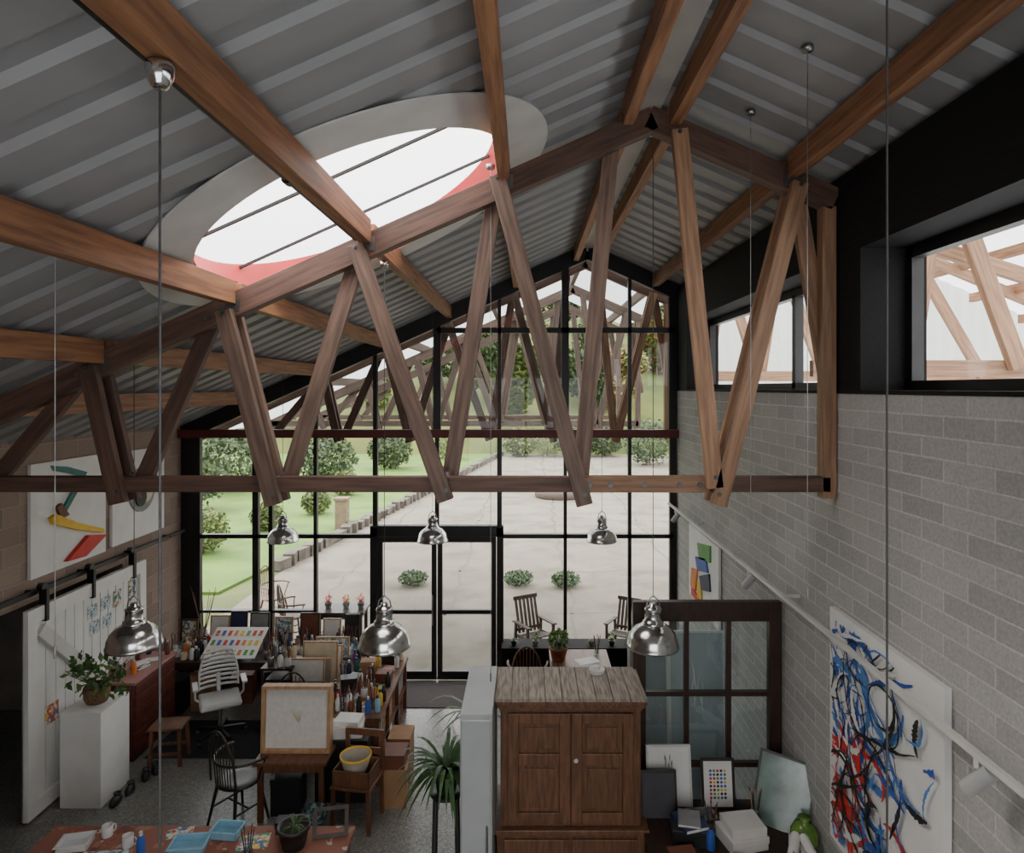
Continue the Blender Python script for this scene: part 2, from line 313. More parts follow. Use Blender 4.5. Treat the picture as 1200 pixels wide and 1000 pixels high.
# ------------------------------------------------------------------ trusses
def truss(Y,full=True,mm=None):
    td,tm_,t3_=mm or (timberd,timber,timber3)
    r=root('roof_truss','brown timber roof truss with bolted zigzag struts spanning the studio' if full else 'brown timber roof truss beyond the glazed gable','roof truss',(0,Y,0),group='timber roof trusses')
    for a,b in((-5.18,-2.2),(-2.2,RX+.02)): beamobj('rafter',(a,0,zc(a)),(b,0,zc(b)),.1,.17,td,r)
    beamobj('rafter',(RX-.02,0,zc(RX)),(2.24,0,zc(2.24)),.1,.17,td,r)
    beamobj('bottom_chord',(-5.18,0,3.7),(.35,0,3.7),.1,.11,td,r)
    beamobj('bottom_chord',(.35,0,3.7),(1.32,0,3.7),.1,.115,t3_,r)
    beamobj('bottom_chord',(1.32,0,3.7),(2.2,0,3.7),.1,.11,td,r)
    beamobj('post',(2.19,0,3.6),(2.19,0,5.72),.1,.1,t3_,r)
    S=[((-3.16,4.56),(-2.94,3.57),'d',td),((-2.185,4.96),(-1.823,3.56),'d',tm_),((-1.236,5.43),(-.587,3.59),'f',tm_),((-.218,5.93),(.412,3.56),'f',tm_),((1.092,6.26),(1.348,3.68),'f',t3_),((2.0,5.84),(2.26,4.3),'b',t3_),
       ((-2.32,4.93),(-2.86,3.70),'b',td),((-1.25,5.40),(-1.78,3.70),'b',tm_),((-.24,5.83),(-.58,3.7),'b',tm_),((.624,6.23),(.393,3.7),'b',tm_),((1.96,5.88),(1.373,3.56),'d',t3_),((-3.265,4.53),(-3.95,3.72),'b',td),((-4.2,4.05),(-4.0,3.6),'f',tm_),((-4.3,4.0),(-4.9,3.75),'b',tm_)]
    for a,b,k,tm in S:
        for yy in ((-.081,) if k=='f' else (.081,) if k=='b' else (-.081,.081)):
            beamobj('strut',(a[0],yy,a[1]),(b[0],yy,b[1]),.06,.118,tm,r)
        if full:
            for p_,e in((a,-.02),(b,.08)):
                yb=-.112 if k!='b' else -.052
                MB().cyl((p_[0],yb-.004,p_[1]+e),(p_[0],yb,p_[1]+e),.018,n=12).cyl((p_[0],yb-.018,p_[1]+e),(p_[0],yb-.004,p_[1]+e),.011,n=6).obj('bolt',dsteel,r)
    return r
t1=truss(4.87)
for x,zz in((.45,3.70),(.6,3.7),(.85,3.70),(1.1,3.7),(1.25,3.7)):
    MB().cyl((x,-.056,zz),(x,-.05,zz),.022,n=12).cyl((x,-.068,zz),(x,-.056,zz),.012,n=6).obj('bolt',dsteel,t1)
for x in(-.17,-1.17,-2.15,-3.1,1.92):
    MB().box((x,-.055,zc(x)+.01),(.13,.006,.1)).cyl((x-.03,-.066,zc(x)+.02),(x-.03,-.05,zc(x)+.02),.013,n=8).cyl((x+.03,-.066,zc(x)+.02),(x+.03,-.05,zc(x)+.02),.013,n=8).obj('steel_plate',dsteel,t1)
t2=truss(10.42,False)
wt=mat('outdoor timber',(.15,.10,.075),(.085,.058,.045),7,.7,stretch=(.35,5,5),rnd=.15)
t3=truss(13.2,False,(wt,wt,wt)); dup(t3,(0,16.0,0))
pl='golden-brown timber purlin running along the roof under the metal deck'
for x in(-.17,-1.17,-2.15,-3.1,-4.0,.73,1.07,1.92):
    for ya,yb in((Y0,4.81),(4.93,9.96)):
        zz=zc(x)+.10; L=yb-ya
        o=MB().bb((-.042,-L/2,-.09),(.042,L/2,.08)).obj('roof_purlin',timber2,loc=(x,(ya+yb)/2,zz),bevel=.004); tag(o,pl,'purlin','roof purlins')
# conduit on purlin
o=MB().cyl((-1.235,Y0,5.47),(-1.235,4.78,5.47),.014).cyl((-1.235,2.2,5.47),(-1.235,2.26,5.47),.03).cyl((-1.235,3.4,5.47),(-1.235,3.46,5.47),.025).obj('electrical_conduit',black)
tag(o,'thin black electrical conduit running along a timber purlin','conduit')
# ------------------------------------------------------------------ exterior
concm=multimat('yard concrete',(.175,.155,.125),[(.135,.118,.092),(.21,.187,.155),(.10,.092,.065)],.6,.47,.95,.3)
grass=mat('lawn grass',(.11,.20,.025),(.065,.135,.016),.9,.9,detail=8)
o=struct(MB().bb((-40,YF+.1,-.12),(40,130,-.01)).obj('ground',mat('rough grass',(.10,.125,.03),(.05,.075,.018),.5,.9))); 
e=tag(MB().bb((-5.9,YF+.1,-.01),(14,44,.0)).obj('concrete_yard',concm),'worn stained warm-grey concrete yard with cracks','yard'); 
m=MB()
for y in(13,16,19,22,28,35): 
    x=-5.8; yy=y
    while x<14: nx_=x+R.uniform(.3,.8); ny_=y+R.uniform(-.12,.12); ww=.03*R.uniform(.5,1.5); m.add([(x,yy-ww,.002),(nx_,ny_-ww,.002),(nx_,ny_+ww,.002),(x,yy+ww,.002)],[(0,1,2,3)]); x,yy=nx_,ny_
for x0 in(-4.2,-1.6,.9,3.6):
    y=10.2; xx=x0
    while y<44: ny_=y+R.uniform(.3,.9); nx_=x0+R.uniform(-.12,.12); m.add([(xx-.03,y,.002),(xx+.03,y,.002),(nx_+.03,ny_,.002),(nx_-.03,ny_,.002)],[(0,1,2,3)]); xx,y=nx_,ny_
m.obj('cracks',mat('joint dirt',(.09,.085,.05)),e)
m=MB(); m.add([(-30,14.2,.0),(-6.6,14.2,.0),(-1.8,44,.0),(-30,44,.0),(-30,14.2,.05),(-6.6,14.2,.05),(-1.8,44,.05),(-30,44,.05)],[(4,5,6,7),(0,1,5,4),(1,2,6,5)])
tag(m.obj('lawn',grass),'bright green mown lawn beside the concrete yard','lawn')
m=MB()
for i in range(60):
    f=i/60; m.box((-6.0+4.35*f,16.2+28*f,.13),(.28,.46,.26+R.uniform(-.08,.1)),Matrix.Rotation(R.uniform(-.3,.3),3,'Z'))
tag(m.obj('stone_edging',mat('stone',(.13,.115,.09),(.07,.06,.05),4,.9)),'low rough stone wall edging the lawn','stone wall')
m=MB(); m.bb((-5.9,20.4,.05),(-5.55,20.75,.95)); m.bb((-5.94,20.36,.95),(-5.51,20.79,1.02)); tag(m.obj('stone_gate_post',mat('sandstone',(.22,.165,.10),(.15,.11,.07),6,.9)),'short sandstone gate post on the lawn edge','gate post')
m=MB(); m.lathe([(0,0),(.95,0),(1.0,.05),(.98,.4),(.9,.4),(.88,.3),(0,.3)],(0,0,0),28); tag(m.obj('fire_pit',mat('rusty',(.10,.075,.06)),loc=(1.3,27,0)),'low round grey-brown fire pit on the yard','fire pit')
# hill
def hz(X,Y):
    j=max(0,(Y-44.5)/72); return 24*j**.75*math.exp(-((X-6)/46)**2)+.35*math.sin(X*.35+Y*.2)*min(1,j*8)
m=MB(); nx,ny=60,30
for j in range(ny+1):
    for i in range(nx+1):
        X=-75+150*i/nx; Y=44.5+72*j/ny; m.v.append((X,Y,hz(X,Y)-.01))
for j in range(ny):
    for i in range(nx): m.f.append([j*(nx+1)+i,j*(nx+1)+i+1,(j+1)*(nx+1)+i+1,(j+1)*(nx+1)+i]); m.m.append(0); m.s.append(True)
o=tag(m.obj('hillside',mat('hill',(.125,.14,.032),(.04,.06,.014),.22,.95,detail=12,bump=.5)),'green garden slope rising beyond the yard','hill')
# trees
def tree(h,r,mats_,label):
    e=root('tree',label,'tree',(0,0,0),group='trees beyond the yard')
    MB().cyl((0,0,-.3),(0,0,h*.5),.16,.08,8).cyl((0,0,h*.35),(r*.4,0,h*.7),.06,.03,6).cyl((0,0,h*.35),(-r*.4,.2,h*.7),.06,.03,6).obj('trunk',bark,e)
    m=MB(); 
    for k in range(10): m.leaves((R.uniform(-.45,.45)*r,R.uniform(-.45,.45)*r,h*R.uniform(.2,.85)),(r*.55,r*.55,h*.2),420,.24,(0,1))
    m.obj('foliage',mats_,e); return e
lb=['broad green leafy tree on the garden slope','orange-brown autumn tree on the garden slope','dark green dense tree on the garden slope']
T=[tree(5.5,2.0,[leaft,leafy],lb[0]),tree(5,1.9,[leafo,leafy],lb[1]),tree(6.5,2.1,[leaft,leaftd],lb[2])]
pos=[(-12,50),(7,49),(-7,52),(-3,50),(1.5,52),(4.2,48.5),(10.5,54),(14,49),(-16,47),(-2,60),(6,62),(12,66),(-8,64),(0,72),(9,76),(-6,76),(4,68),(17,60),(15,76),(-13,60),(-10,72),(20,70),(3,84),(-3,88),(10,90),(-.5,47)]
for i,(x,y) in enumerate(pos):
    if i<3: T[i].location=(x,y,hz(x,y))
    else: dup(T[(2,0,1,2,0,2,1,0)[i%8]],(x,y,hz(x,y)),R.uniform(0,6))
def bush(x,y,r,mats_,name,label,n=900,size=.06,h=None):
    h=h or r; z=.05 if x<-5.4 and y>15.5 else 0
    m=MB(); m.leaves((0,0,h*.85),(r,r,h*.85),n,size,tuple(range(len(mats_)))); m.cyl((0,0,0),(0,0,h*.8),.03); return tag(m.obj(name,mats_,loc=(x,y,z)),label,'bush')
for x,y in((-2.56,14.9),(-.2,14.9),(.85,14.8)): bush(x,y,.34,[lav,leafm],'lavender_bush','low grey-green lavender mound on the concrete yard',700,.045,.18)['group']='lavender mounds'
for x,y,r in((-9,30,1.3),(-12.5,28,1.6),(-7.4,36,1.2),(7,38,1.6),(10.5,40,2),(3,42.5,1.2),(-5,41,1.0),(-.5,42.8,1.1),(1.3,43,1.0),(5,43,1.3),(-12,23.5,1.4),(-7.4,27,.6),(-8.6,17.6,.7),(-10.4,18.4,1.0),(-8.0,20.4,.5),(-9.8,15.6,.6),(-12.5,20,1.1),(-7.3,23,.5)):
    bush(x,y,r,[leaft,leafy if r<1.2 else leaftd],'garden_shrub','rounded green garden shrub near the lawn',1500,.13 if r>1 else .07)['group']='garden shrubs'
# canopies of translucent sheet
trl=translucent('translucent sheet',(.34,.36,.37),.08)
trl2=translucent('pale corrugated sheet',(.62,.64,.65),.06)
m=MB(); m.add([(-6,YF+.15,zc(-6)+.3),(RX,YF+.15,zc(RX)+.3),(RX,16.8,zc(RX)+.3),(-6,16.8,zc(-6)+.3),(2.5,YF+.15,zc(2.5)+.3),(2.5,16.8,zc(2.5)+.3)],[(0,1,2,3),(1,4,5,2)])
e=tag(m.obj('canopy_roof',trl),'white translucent sheet roof over outdoor timber trusses','canopy')
for x in(-3.6,-2.1,-.6,.9,2.0): MB().bb((x-.04,YF+.2,zc(x)+.1),(x+.04,16.8,zc(x)+.25)).obj('batten',wt,e)
BE=12.3
def bz(x): return 6.3+(x-2.75)*.35 if x<5.6 else 7.3-(x-5.6)*.436
m=MB(); yy=-1.0
while yy<BE-.1:
    y2=yy+.12; y3=yy+.24
    for xa,xb in((2.75,5.6),(5.6,9.5)):
        m.add([(xa,yy,bz(xa)),(xb,yy,bz(xb)),(xb,y2,bz(xb)+.04),(xa,y2,bz(xa)+.04),(xa,y3,bz(xa)),(xb,y3,bz(xb))],[(0,1,2,3),(3,2,5,4)])
    m.add([(9.5,yy,0),(9.5,yy,5.6),(9.54,y2,5.6),(9.54,y2,0),(9.5,y3,5.6),(9.5,y3,0)],[(0,1,2,3),(3,2,4,5)])
    yy=y3
xx=2.75
while xx<9.4:
    x2=xx+.12; x3=xx+.24
    m.add([(xx,BE,0),(xx,BE,bz(xx)),(x2,BE+.04,bz(x2)),(x2,BE+.04,0),(x3,BE,bz(x3)),(x3,BE,0)],[(0,1,2,3),(3,2,4,5)]); xx=x3
e=tag(m.obj('canopy_roof',trl2),'pale translucent ribbed roof and wall of the neighbouring barn','canopy')
for x in(3.2,4.0,4.8,6.4,7.3,8.2,9.1): 
    z=bz(x); MB().bb((x-.04,-1,z-.18),(x+.04,BE,z-.02)).obj('batten',timber2,e)
for z in(4.65,5.35): MB().bb((9.38,-1,z),(9.48,BE,z+.12)).obj('batten',timber2,e)
def sidetruss(Y,full=True):
    r=root('side_truss','golden chunky timber truss under the neighbouring translucent roof','roof truss',(0,Y,0),group='neighbouring barn trusses')
    L=[((2.9,4.6),(9.3,4.6),.17,0),((5.6,7.05),(9.3,5.5),.17,0),((2.9,6.1),(5.6,7.05),.17,0),((3.95,4.6),(4.25,6.5),.17,1),((4.25,6.5),(4.95,4.6),.17,-1),((5.9,6.85),(5.2,4.6),.17,1),((6.5,6.5),(7.6,4.6),.17,-1),((3.05,4.6),(3.3,6.15),.15,1),((3.35,6.2),(3.85,4.6),.15,-1)]
    if full: L+=[((4.05,5.95),(6.4,5.2),.15,2)]
    for a,b,w_,k in L: beamobj('strut',(a[0],k*.095,a[1]),(b[0],k*.095,b[1]),.09,w_,timber3,r,bevel=.006)
    return r
sidetruss(6.8); sidetruss(11.2,False)
# ------------------------------------------------------------------ pendant lamps
def pendant(x,y,zb,ztop):
    r=root('pendant_lamp','polished aluminium industrial dome pendant lamp on a thin cord','lamp',(x,y,zb),group='industrial pendant lamps')
    MB().lathe([(.205,0),(.212,.004),(.212,.022),(.205,.03),(.2,.075),(.18,.12),(.145,.16),(.1,.188),(.08,.195),(.078,.19),(.14,.155),(.175,.115),(.195,.07),(.2,.025),(.2,.004)],n=36).obj('lamp_shade',alu,r)
    MB().lathe([(.085,.185),(.085,.215),(.07,.22),(.066,.3),(.07,.302),(.07,.315),(.05,.33),(.03,.34),(.028,.36),(0,.36)],n=24).obj('lamp_cap',alu,r)
    m=MB(); m.tube([(-.06,0,.3),(-.045,0,.38),(0,0,.42),(.045,0,.38),(.06,0,.3)],.006); m.obj('bracket',steel,r)
    MB().lathe([(0,.06),(.03,.068),(.045,.1),(.04,.14),(.02,.17),(.02,.2)],n=16).obj('bulb',whiteb,r)
    MB().cyl((0,0,.41),(0,0,ztop-zb),.0032,n=6).obj('cord',mat('grey cord',(.05,.05,.05)),r)
    MB().lathe([(0,ztop-zb-.05),(.03,ztop-zb-.05),(.035,ztop-zb-.02),(.035,ztop-zb),(0,ztop-zb)],n=16).obj('ceiling_rose',chrome,r)
    return r
for x,y in((-3.22,5.45),(-1.17,5.45),(1.03,5.45),(-3.38,9.2),(-1.31,9.2),(1.03,9.2)):
    pendant(x,y,2.28,(zc(x)+.2) if abs(x+1.17)>.1 else zc(x)-.0)
for x,y in((-1.17,2.12),(1.07,1.98)):
    r=pendant(x,y,2.2,zc(x)-.0); t_=zc(x)-2.2
    if x<0:
        MB().cyl((0,0,.4),(0,0,t_-.05),.0046,n=8).obj('outer_cord',mat('steel sheath',(.10,.10,.105),(.07,.07,.07),30,.4,.5),r)
        MB().lathe([(0,t_-.085),(.02,t_-.085),(.03,t_-.075),(.042,t_-.045),(.045,t_-.02),(.04,t_),(0,t_)],n=20).obj('mount',chrome,r)
for x,y,zb in((1.52,4.53,3.4),(1.54,3.66,3.3),(-.27,4.9,2.3),(-2.2,3.1,3.2)):
    zt=zc(x)+.2
    m=MB(); m.cyl((0,0,0),(0,0,zt-zb),.0022,n=6).lathe([(0,zt-zb-.03),(.03,zt-zb-.03),(.035,zt-zb),(0,zt-zb)],n=16).cyl((0,0,-.06),(0,0,0),.006,n=8)
    tag(m.obj('hanging_wire',steel,loc=(x,y,zb)),'thin steel suspension wire with a round ceiling plate','wire','suspension wires')
# track rail + spots
m=MB(); m.bb((2.095,2.0,2.665),(2.125,9.95,2.695)); 
tr=m.obj('lighting_track',whitep); tag(tr,'long white lighting track fixed along the block wall','lighting track')
for y in(2.5,4,5.5,7,8.5): MB().bb((2.11,y-.015,2.67),(2.25,y+.015,2.69)).obj('bracket',whitep,tr)
spotm=mat('spot grey',(.40,.40,.39),None,3,.4)
for y in(9.5,6.36,3.13):
    r=root('spotlight','small grey cylindrical track spotlight on the wall track','spotlight',(2.11,y,2.665),group='track spotlights')
    MB().cyl((0,0,0),(0,0,-.05),.012).obj('stem',whitep,r); MB().cyl((.04,-.05,-.04),(-.02,.035,-.17),.037,.039,16).obj('lamp_head',spotm,r)
# ------------------------------------------------------------------ wall art
def art_strokes(mb,pts,ws,x,mi):
    vs=[]
    for i,(p,w_) in enumerate(zip(pts,ws)):
        a=pts[max(0,i-1)];b=pts[min(len(pts)-1,i+1)]; t=Vector((b[0]-a[0],b[1]-a[1])); 
        if t.length<1e-6: t=Vector((1,0))
        t.normalize(); nn=Vector((-t.y,t.x))*w_
        vs+=[(x,p[0]+nn.x,p[1]+nn.y),(x,p[0]-nn.x,p[1]-nn.y)]
    mb.add(vs,[(2*k,2*k+1,2*k+3,2*k+2) for k in range(len(pts)-1)],mi)
r=root('abstract_painting','large white canvas with gestural blue, red and black brush strokes','painting',(2.235,4.85,1.15))
MB().bb((-.03,-1.33,0),(0.01,0,1.66)).obj('canvas',whiteb,r)
m=MB(); rr=random.Random(11)
def curl(cx,cz,L,w_,mi,k,turn=1.0):
    t=rr.uniform(0,6.28); p=[cx,cz]; pts=[];ws=[]; nst=26; dt=rr.uniform(-turn,turn)*.12
    for i in range(nst):
        if not(-1.28<p[0]<-.05 and .05<p[1]<1.6): break
        pts.append(tuple(p)); ws.append(min(w_,.04)*(.2+.8*math.sin(math.pi*(i+.5)/nst))*rr.uniform(.6,1.25)); p[0]+=math.cos(t)*L/nst; p[1]+=math.sin(t)*L/nst; t+=dt+rr.uniform(-.14,.14)
    if len(pts)>3: art_strokes(m,pts,ws,-.031-k*.0001,mi)
k=0
lb3=mat('c mid blue',(.08,.22,.55)); 
for i in range(70): curl(rr.uniform(-.6,-.06),rr.uniform(.6,1.58),rr.uniform(.25,.7),rr.uniform(.006,.035),rr.choice((1,1,4)),k,.9); k+=1
for i in range(30): curl(rr.uniform(-.8,-.06),rr.uniform(.05,.7),rr.uniform(.25,.6),rr.uniform(.006,.03),rr.choice((1,2,4)),k,.9); k+=1
for i in range(26): curl(rr.uniform(-.6,-.06),rr.uniform(.06,.95),rr.uniform(.3,.6),rr.uniform(.006,.035),2,k,.9); k+=1
for i in range(24): curl(rr.uniform(-.6,-.06),rr.uniform(.2,1.5),rr.uniform(.2,.5),rr.uniform(.01,.03),3,k,.8); k+=1
for i in range(50): curl(rr.uniform(-.7,-.06),rr.uniform(.1,1.58),rr.uniform(.3,.9),rr.uniform(.003,.014),0,k,1.2); k+=1
for i in range(34): curl(rr.uniform(-1.2,-.65),rr.choice((rr.uniform(.8,1.25),rr.uniform(.1,.45))),rr.uniform(.12,.45),rr.uniform(.004,.03),rr.choice((1,1,4,0)),k,.8); k+=1
m.obj('brush_strokes',[colr['black'],colr['blue'],colr['red'],whiteb,lb3],r)
# small relief panel far right wall
r=root('relief_panel','white wall panel with stacked bright abstract coloured shapes','wall art',(2.24,0,0))
MB().bb((-.03,7.7,1.6),(0,9.1,2.55)).obj('panel',whiteb,r)
for nm,c,pts in(('green_shape','green',[(8.6,2.4),(8.0,2.5),(8.0,2.3),(8.5,2.22)]),('blue_shape','blue',[(8.7,2.2),(8.2,2.3),(8.1,2.15),(8.6,2.05)]),('navy_shape','navy',[(8.5,2.0),(8.05,2.15),(8.0,1.95),(8.4,1.85)]),('orange_shape','orange',[(8.9,2.0),(8.6,2.05),(8.7,1.75),(8.95,1.75)]),('yellow_shape','yellow',[(8.6,1.9),(8.45,1.95),(8.4,1.72),(8.6,1.7)]),('red_shape','red',[(8.9,1.75),(8.5,1.7),(8.55,1.64),(8.9,1.64)])):
    b=[(-.05,p[0],p[1]) for p in pts]; f=[(-.03,p[0],p[1]) for p in pts]; MB().add(b+f,[(0,1,2,3),(4,7,6,5),(0,4,5,1),(1,5,6,2),(2,6,7,3),(3,7,4,0)]).obj(nm,colr[c],r)
# left wall reliefs
def relief(name,label,y0,y1,z0,z1,shapes):
    r=root(name,label,'wall art',(-5.198,0,0)); MB().bb((0,y0,z0),(.035,y1,z1)).obj('panel',whiteb,r)
    for i,(nm,c,pts) in enumerate(shapes):
        nn=len(pts); a=[(.035,p[0],p[1]) for p in pts]; b=[(.055+.008*i,p[0],p[1]) for p in pts]
        MB().add(a+b,[tuple(range(nn)),tuple(reversed(range(nn,2*nn)))]+[(k_,(k_+1)%nn,nn+(k_+1)%nn,nn+k_) for k_ in range(nn)]).obj(nm,c,r)
relief('relief_panel','square white panel with angular teal, yellow and red relief',6.92,8.15,2.4,3.6,[('teal_shape',colr['teal'],[(7.2,3.56),(7.45,3.52),(7.78,3.42),(7.74,3.36),(7.45,3.45),(7.24,3.5)]),('teal_shape',colr['teal'],[(7.68,3.4),(7.76,3.38),(7.42,3.02),(7.36,3.05)]),
 ('brown_shape',colr['brown'],[(7.26,3.1),(7.34,3.13),(7.46,2.98),(7.34,2.96)]),('yellow_shape',colr['yellow'],[(7.16,3.0),(7.24,3.03),(7.6,2.86),(8.05,2.70),(8.07,2.65),(7.6,2.78),(7.2,2.93)]),('red_shape',colr['red'],[(7.78,2.68),(8.1,2.62),(7.72,2.45),(7.4,2.47)])])
def disc(cy,cz,r_,a0=0,a1=360,n_=20): return [(cy+r_*math.cos(math.radians(a0+(a1-a0)*i/n_)),cz+r_*math.sin(math.radians(a0+(a1-a0)*i/n_))) for i in range(n_)]
relief('relief_panel','square white panel with curved wooden disc relief',8.28,9.46,2.42,3.58,[('grey_disc',colr['grey'],disc(8.9,3.05,.3)),('cream_disc',colr['cream'],disc(8.95,3.08,.22)),('black_arc',colr['black'],disc(8.85,2.95,.12))])
# ------------------------------------------------------------------ sliding barn door
r=root('sliding_barn_door','white boarded sliding barn door hung on a black wall rail','sliding door',(-5.05,6.68,.03))
m=MB()
for i in range(14): m.bb((-.02,i*.148,0),(.008,i*.148+.134,2.12))
m.obj('boards',whiteb,r)
MB().bb((-.025,0,0),(-.012,2.07,2.12)).obj('backing',colr['grey'],r)
m=MB(); m.bb((.008,0,0),(.04,2.07,.15)); m.bb((.008,0,1.97),(.04,2.07,2.12)); m.bb((.008,0,.15),(.04,.13,1.97)); m.bb((.008,1.94,.15),(.04,2.07,1.97)); m.obj('ledges',whiteb,r)
m=MB(); m.beam((.03,.18,1.88),(.03,1.88,.24),.045,.13,(1,0,0)); m.obj('brace',whitep,r)
m=MB(); m.bb((-5.12,5.2,2.26),(-5.09,9.9,2.31)); 
for y in(5.8,6.9,7.7,8.6,9.5): m.cyl((-5.2,y,2.285),(-5.08,y,2.285),.02)
tag(m.obj('door_rail',black),'black steel sliding-door rail with standoff bolts on the wall','rail')
for y in(.25,1.0,1.8):
    MB().bb((-.02,y-.02,1.95),(.06,y+.02,2.28)).cyl((-.03,y,2.3),(.03,y,2.3),.045,n=14).obj('hanger',black,r)
for i,(y,z,w_,h,mt) in enumerate(((7.62,1.74,.18,.15,printC),(7.86,1.76,.18,.15,printC),(8.1,1.72,.15,.2,printA),(7.66,1.54,.18,.15,printC),(7.9,1.54,.16,.15,printC),(8.4,1.7,.16,.26,printA),(8.36,1.42,.14,.15,printC),(6.95,.86,.2,.2,printB))):
    o=MB().bb((0,0,0),(.003,w_,h)).obj('pinned_print',mt,loc=(-5.038,y,z)); tag(o,'small colourful print pinned to the white door','print','prints pinned on the door')
# ------------------------------------------------------------------ furniture builders
def legs4(m_,x,y,z,r,par,spx=0,spy=0,sq=True,mt=None):
    for sx in(-1,1):
        for sy in(-1,1):
            if sq: MB().beam((sx*x,sy*y,0),(sx*(x-spx),sy*(y-spy),z),r*2,r*2).obj('leg',mt,par)
            else: MB().cyl((sx*x,sy*y,0),(sx*(x-spx),sy*(y-spy),z),r*.7,r*1.1,10).obj('leg',mt,par)
def table(name,label,cx,cy,w_,d_,h,top,legm,th=.035,cat='table',apron=True):
    r=root(name,label,cat,(cx,cy,0)); MB().bb((-w_/2,-d_/2,h-th),(w_/2,d_/2,h)).obj('table_top',top,r,bevel=.004)
    if apron:
        m=MB(); a,b=w_/2-.05,d_/2-.05; m.bb((-a,-b,h-th-.09),(a,-b+.02,h-th)); m.bb((-a,b-.02,h-th-.09),(a,b,h-th)); m.bb((-a,-b,h-th-.09),(-a+.02,b,h-th)); m.bb((a-.02,-b,h-th-.09),(a,b,h-th)); m.obj('apron',legm,r)
    legs4(None,w_/2-.06,d_/2-.06,h-th,.025,r,mt=legm); return r
def windsor(loc,rz,mt,label,name='windsor_chair'):
    r=root(name,label,'chair',loc,rz)
    MB().lathe([(0,.42),(.2,.42),(.225,.43),(.23,.445),(.21,.455),(.12,.448),(0,.445)],n=24,sx=1,sy=.93).obj('seat',mt,r)
    legs4(None,.21,.2,.425,.018,r,.07,.07,False,mt)
    for a,b in(((-.17,-.17,.19),(-.17,.17,.19)),((.17,-.17,.19),(.17,.17,.19)),((-.17,0,.19),(.17,0,.19))): MB().cyl(a,b,.01).obj('stretcher',mt,r)
    hp=[(.2*math.cos(math.pi*t/14),.17+.06*math.sin(math.pi*t/14),.45+.56*math.sin(math.pi*t/14)**.7) for t in range(15)]
    MB().tube(hp,.012,8).obj('back_hoop',mt,r)
    ap=[(.27*math.cos(math.pi*(t/12)),-.06+.28*math.sin(math.pi*t/12),.68) for t in range(13)]; ap=[(.27,-.14,.67)]+ap+[(-.27,-.14,.67)]
    MB().tube(ap,.014,8).obj('arm_rail',mt,r)
    for i in range(7):
        x=-.135+.045*i; MB().cyl((x*.9,.17,.44),(x,.2+.03*(1-abs(x)/.15),.45+.53*math.sin(math.acos(max(-1,min(1,x/.2))))**.7),.006,n=6).obj('spindle',mt,r)
    for sx in(-1,1): MB().cyl((sx*.19,-.08,.44),(sx*.265,-.12,.67),.01,n=8).obj('arm_post',mt,r)
    return r
def slatchair(loc,rz,mt,label,sc=.8):
    r=root('garden_chair',label,'chair',loc,rz); r.scale=(sc,sc,sc)
    for i in range(6): MB().beam((-.27,-.22+.085*i,.43-.012*i),(.27,-.22+.085*i,.43-.012*i),.07,.02).obj('seat_slat',mt,r)
    for i in range(6): x=-.225+.09*i; MB().beam((x,.23,.4),(x,.42,1.12-.01*abs(i-2.5)**2),.02,.055,(0,1,0)).obj('back_slat',mt,r)
    MB().beam((-.28,.41,1.08),(.28,.41,1.08),.03,.08).obj('top_rail',mt,r); MB().beam((-.28,.25,.48),(.28,.25,.48),.03,.06).obj('lower_rail',mt,r)
    for sx in(-1,1):
        MB().beam((sx*.3,-.25,0.02),(sx*.3,-.25,.66),.05,.05,(1,0,0)).obj('leg',mt,r); MB().beam((sx*.3,.3,.02),(sx*.3,.26,.66),.05,.05,(1,0,0)).obj('leg',mt,r)
        MB().beam((sx*.3,-.32,.67),(sx*.3,.34,.64),.09,.025,(1,0,0)).obj('armrest',mt,r); MB().beam((sx*.3,-.4,.03),(sx*.3,.5,.03),.04,.04,(1,0,0)).obj('rocker',mt,r)
        MB().beam((sx*.285,-.24,.4),(sx*.285,.3,.36),.03,.07,(1,0,0)).obj('side_rail',mt,r)
    return r
def stool(loc,h,mt,label,rz=0):
    r=root('wooden_stool',label,'stool',loc,rz); MB().bb((-.19,-.15,h-.03),(.19,.15,h)).obj('seat',mt,r,bevel=.008)
    legs4(None,.17,.13,h-.03,.017,r,.02,.02,True,mt)
    for a in(-1,1): MB().bb((-.16,a*.125-.01,.13),(.16,a*.125+.01,.16)).obj('stretcher',mt,r)
    return r
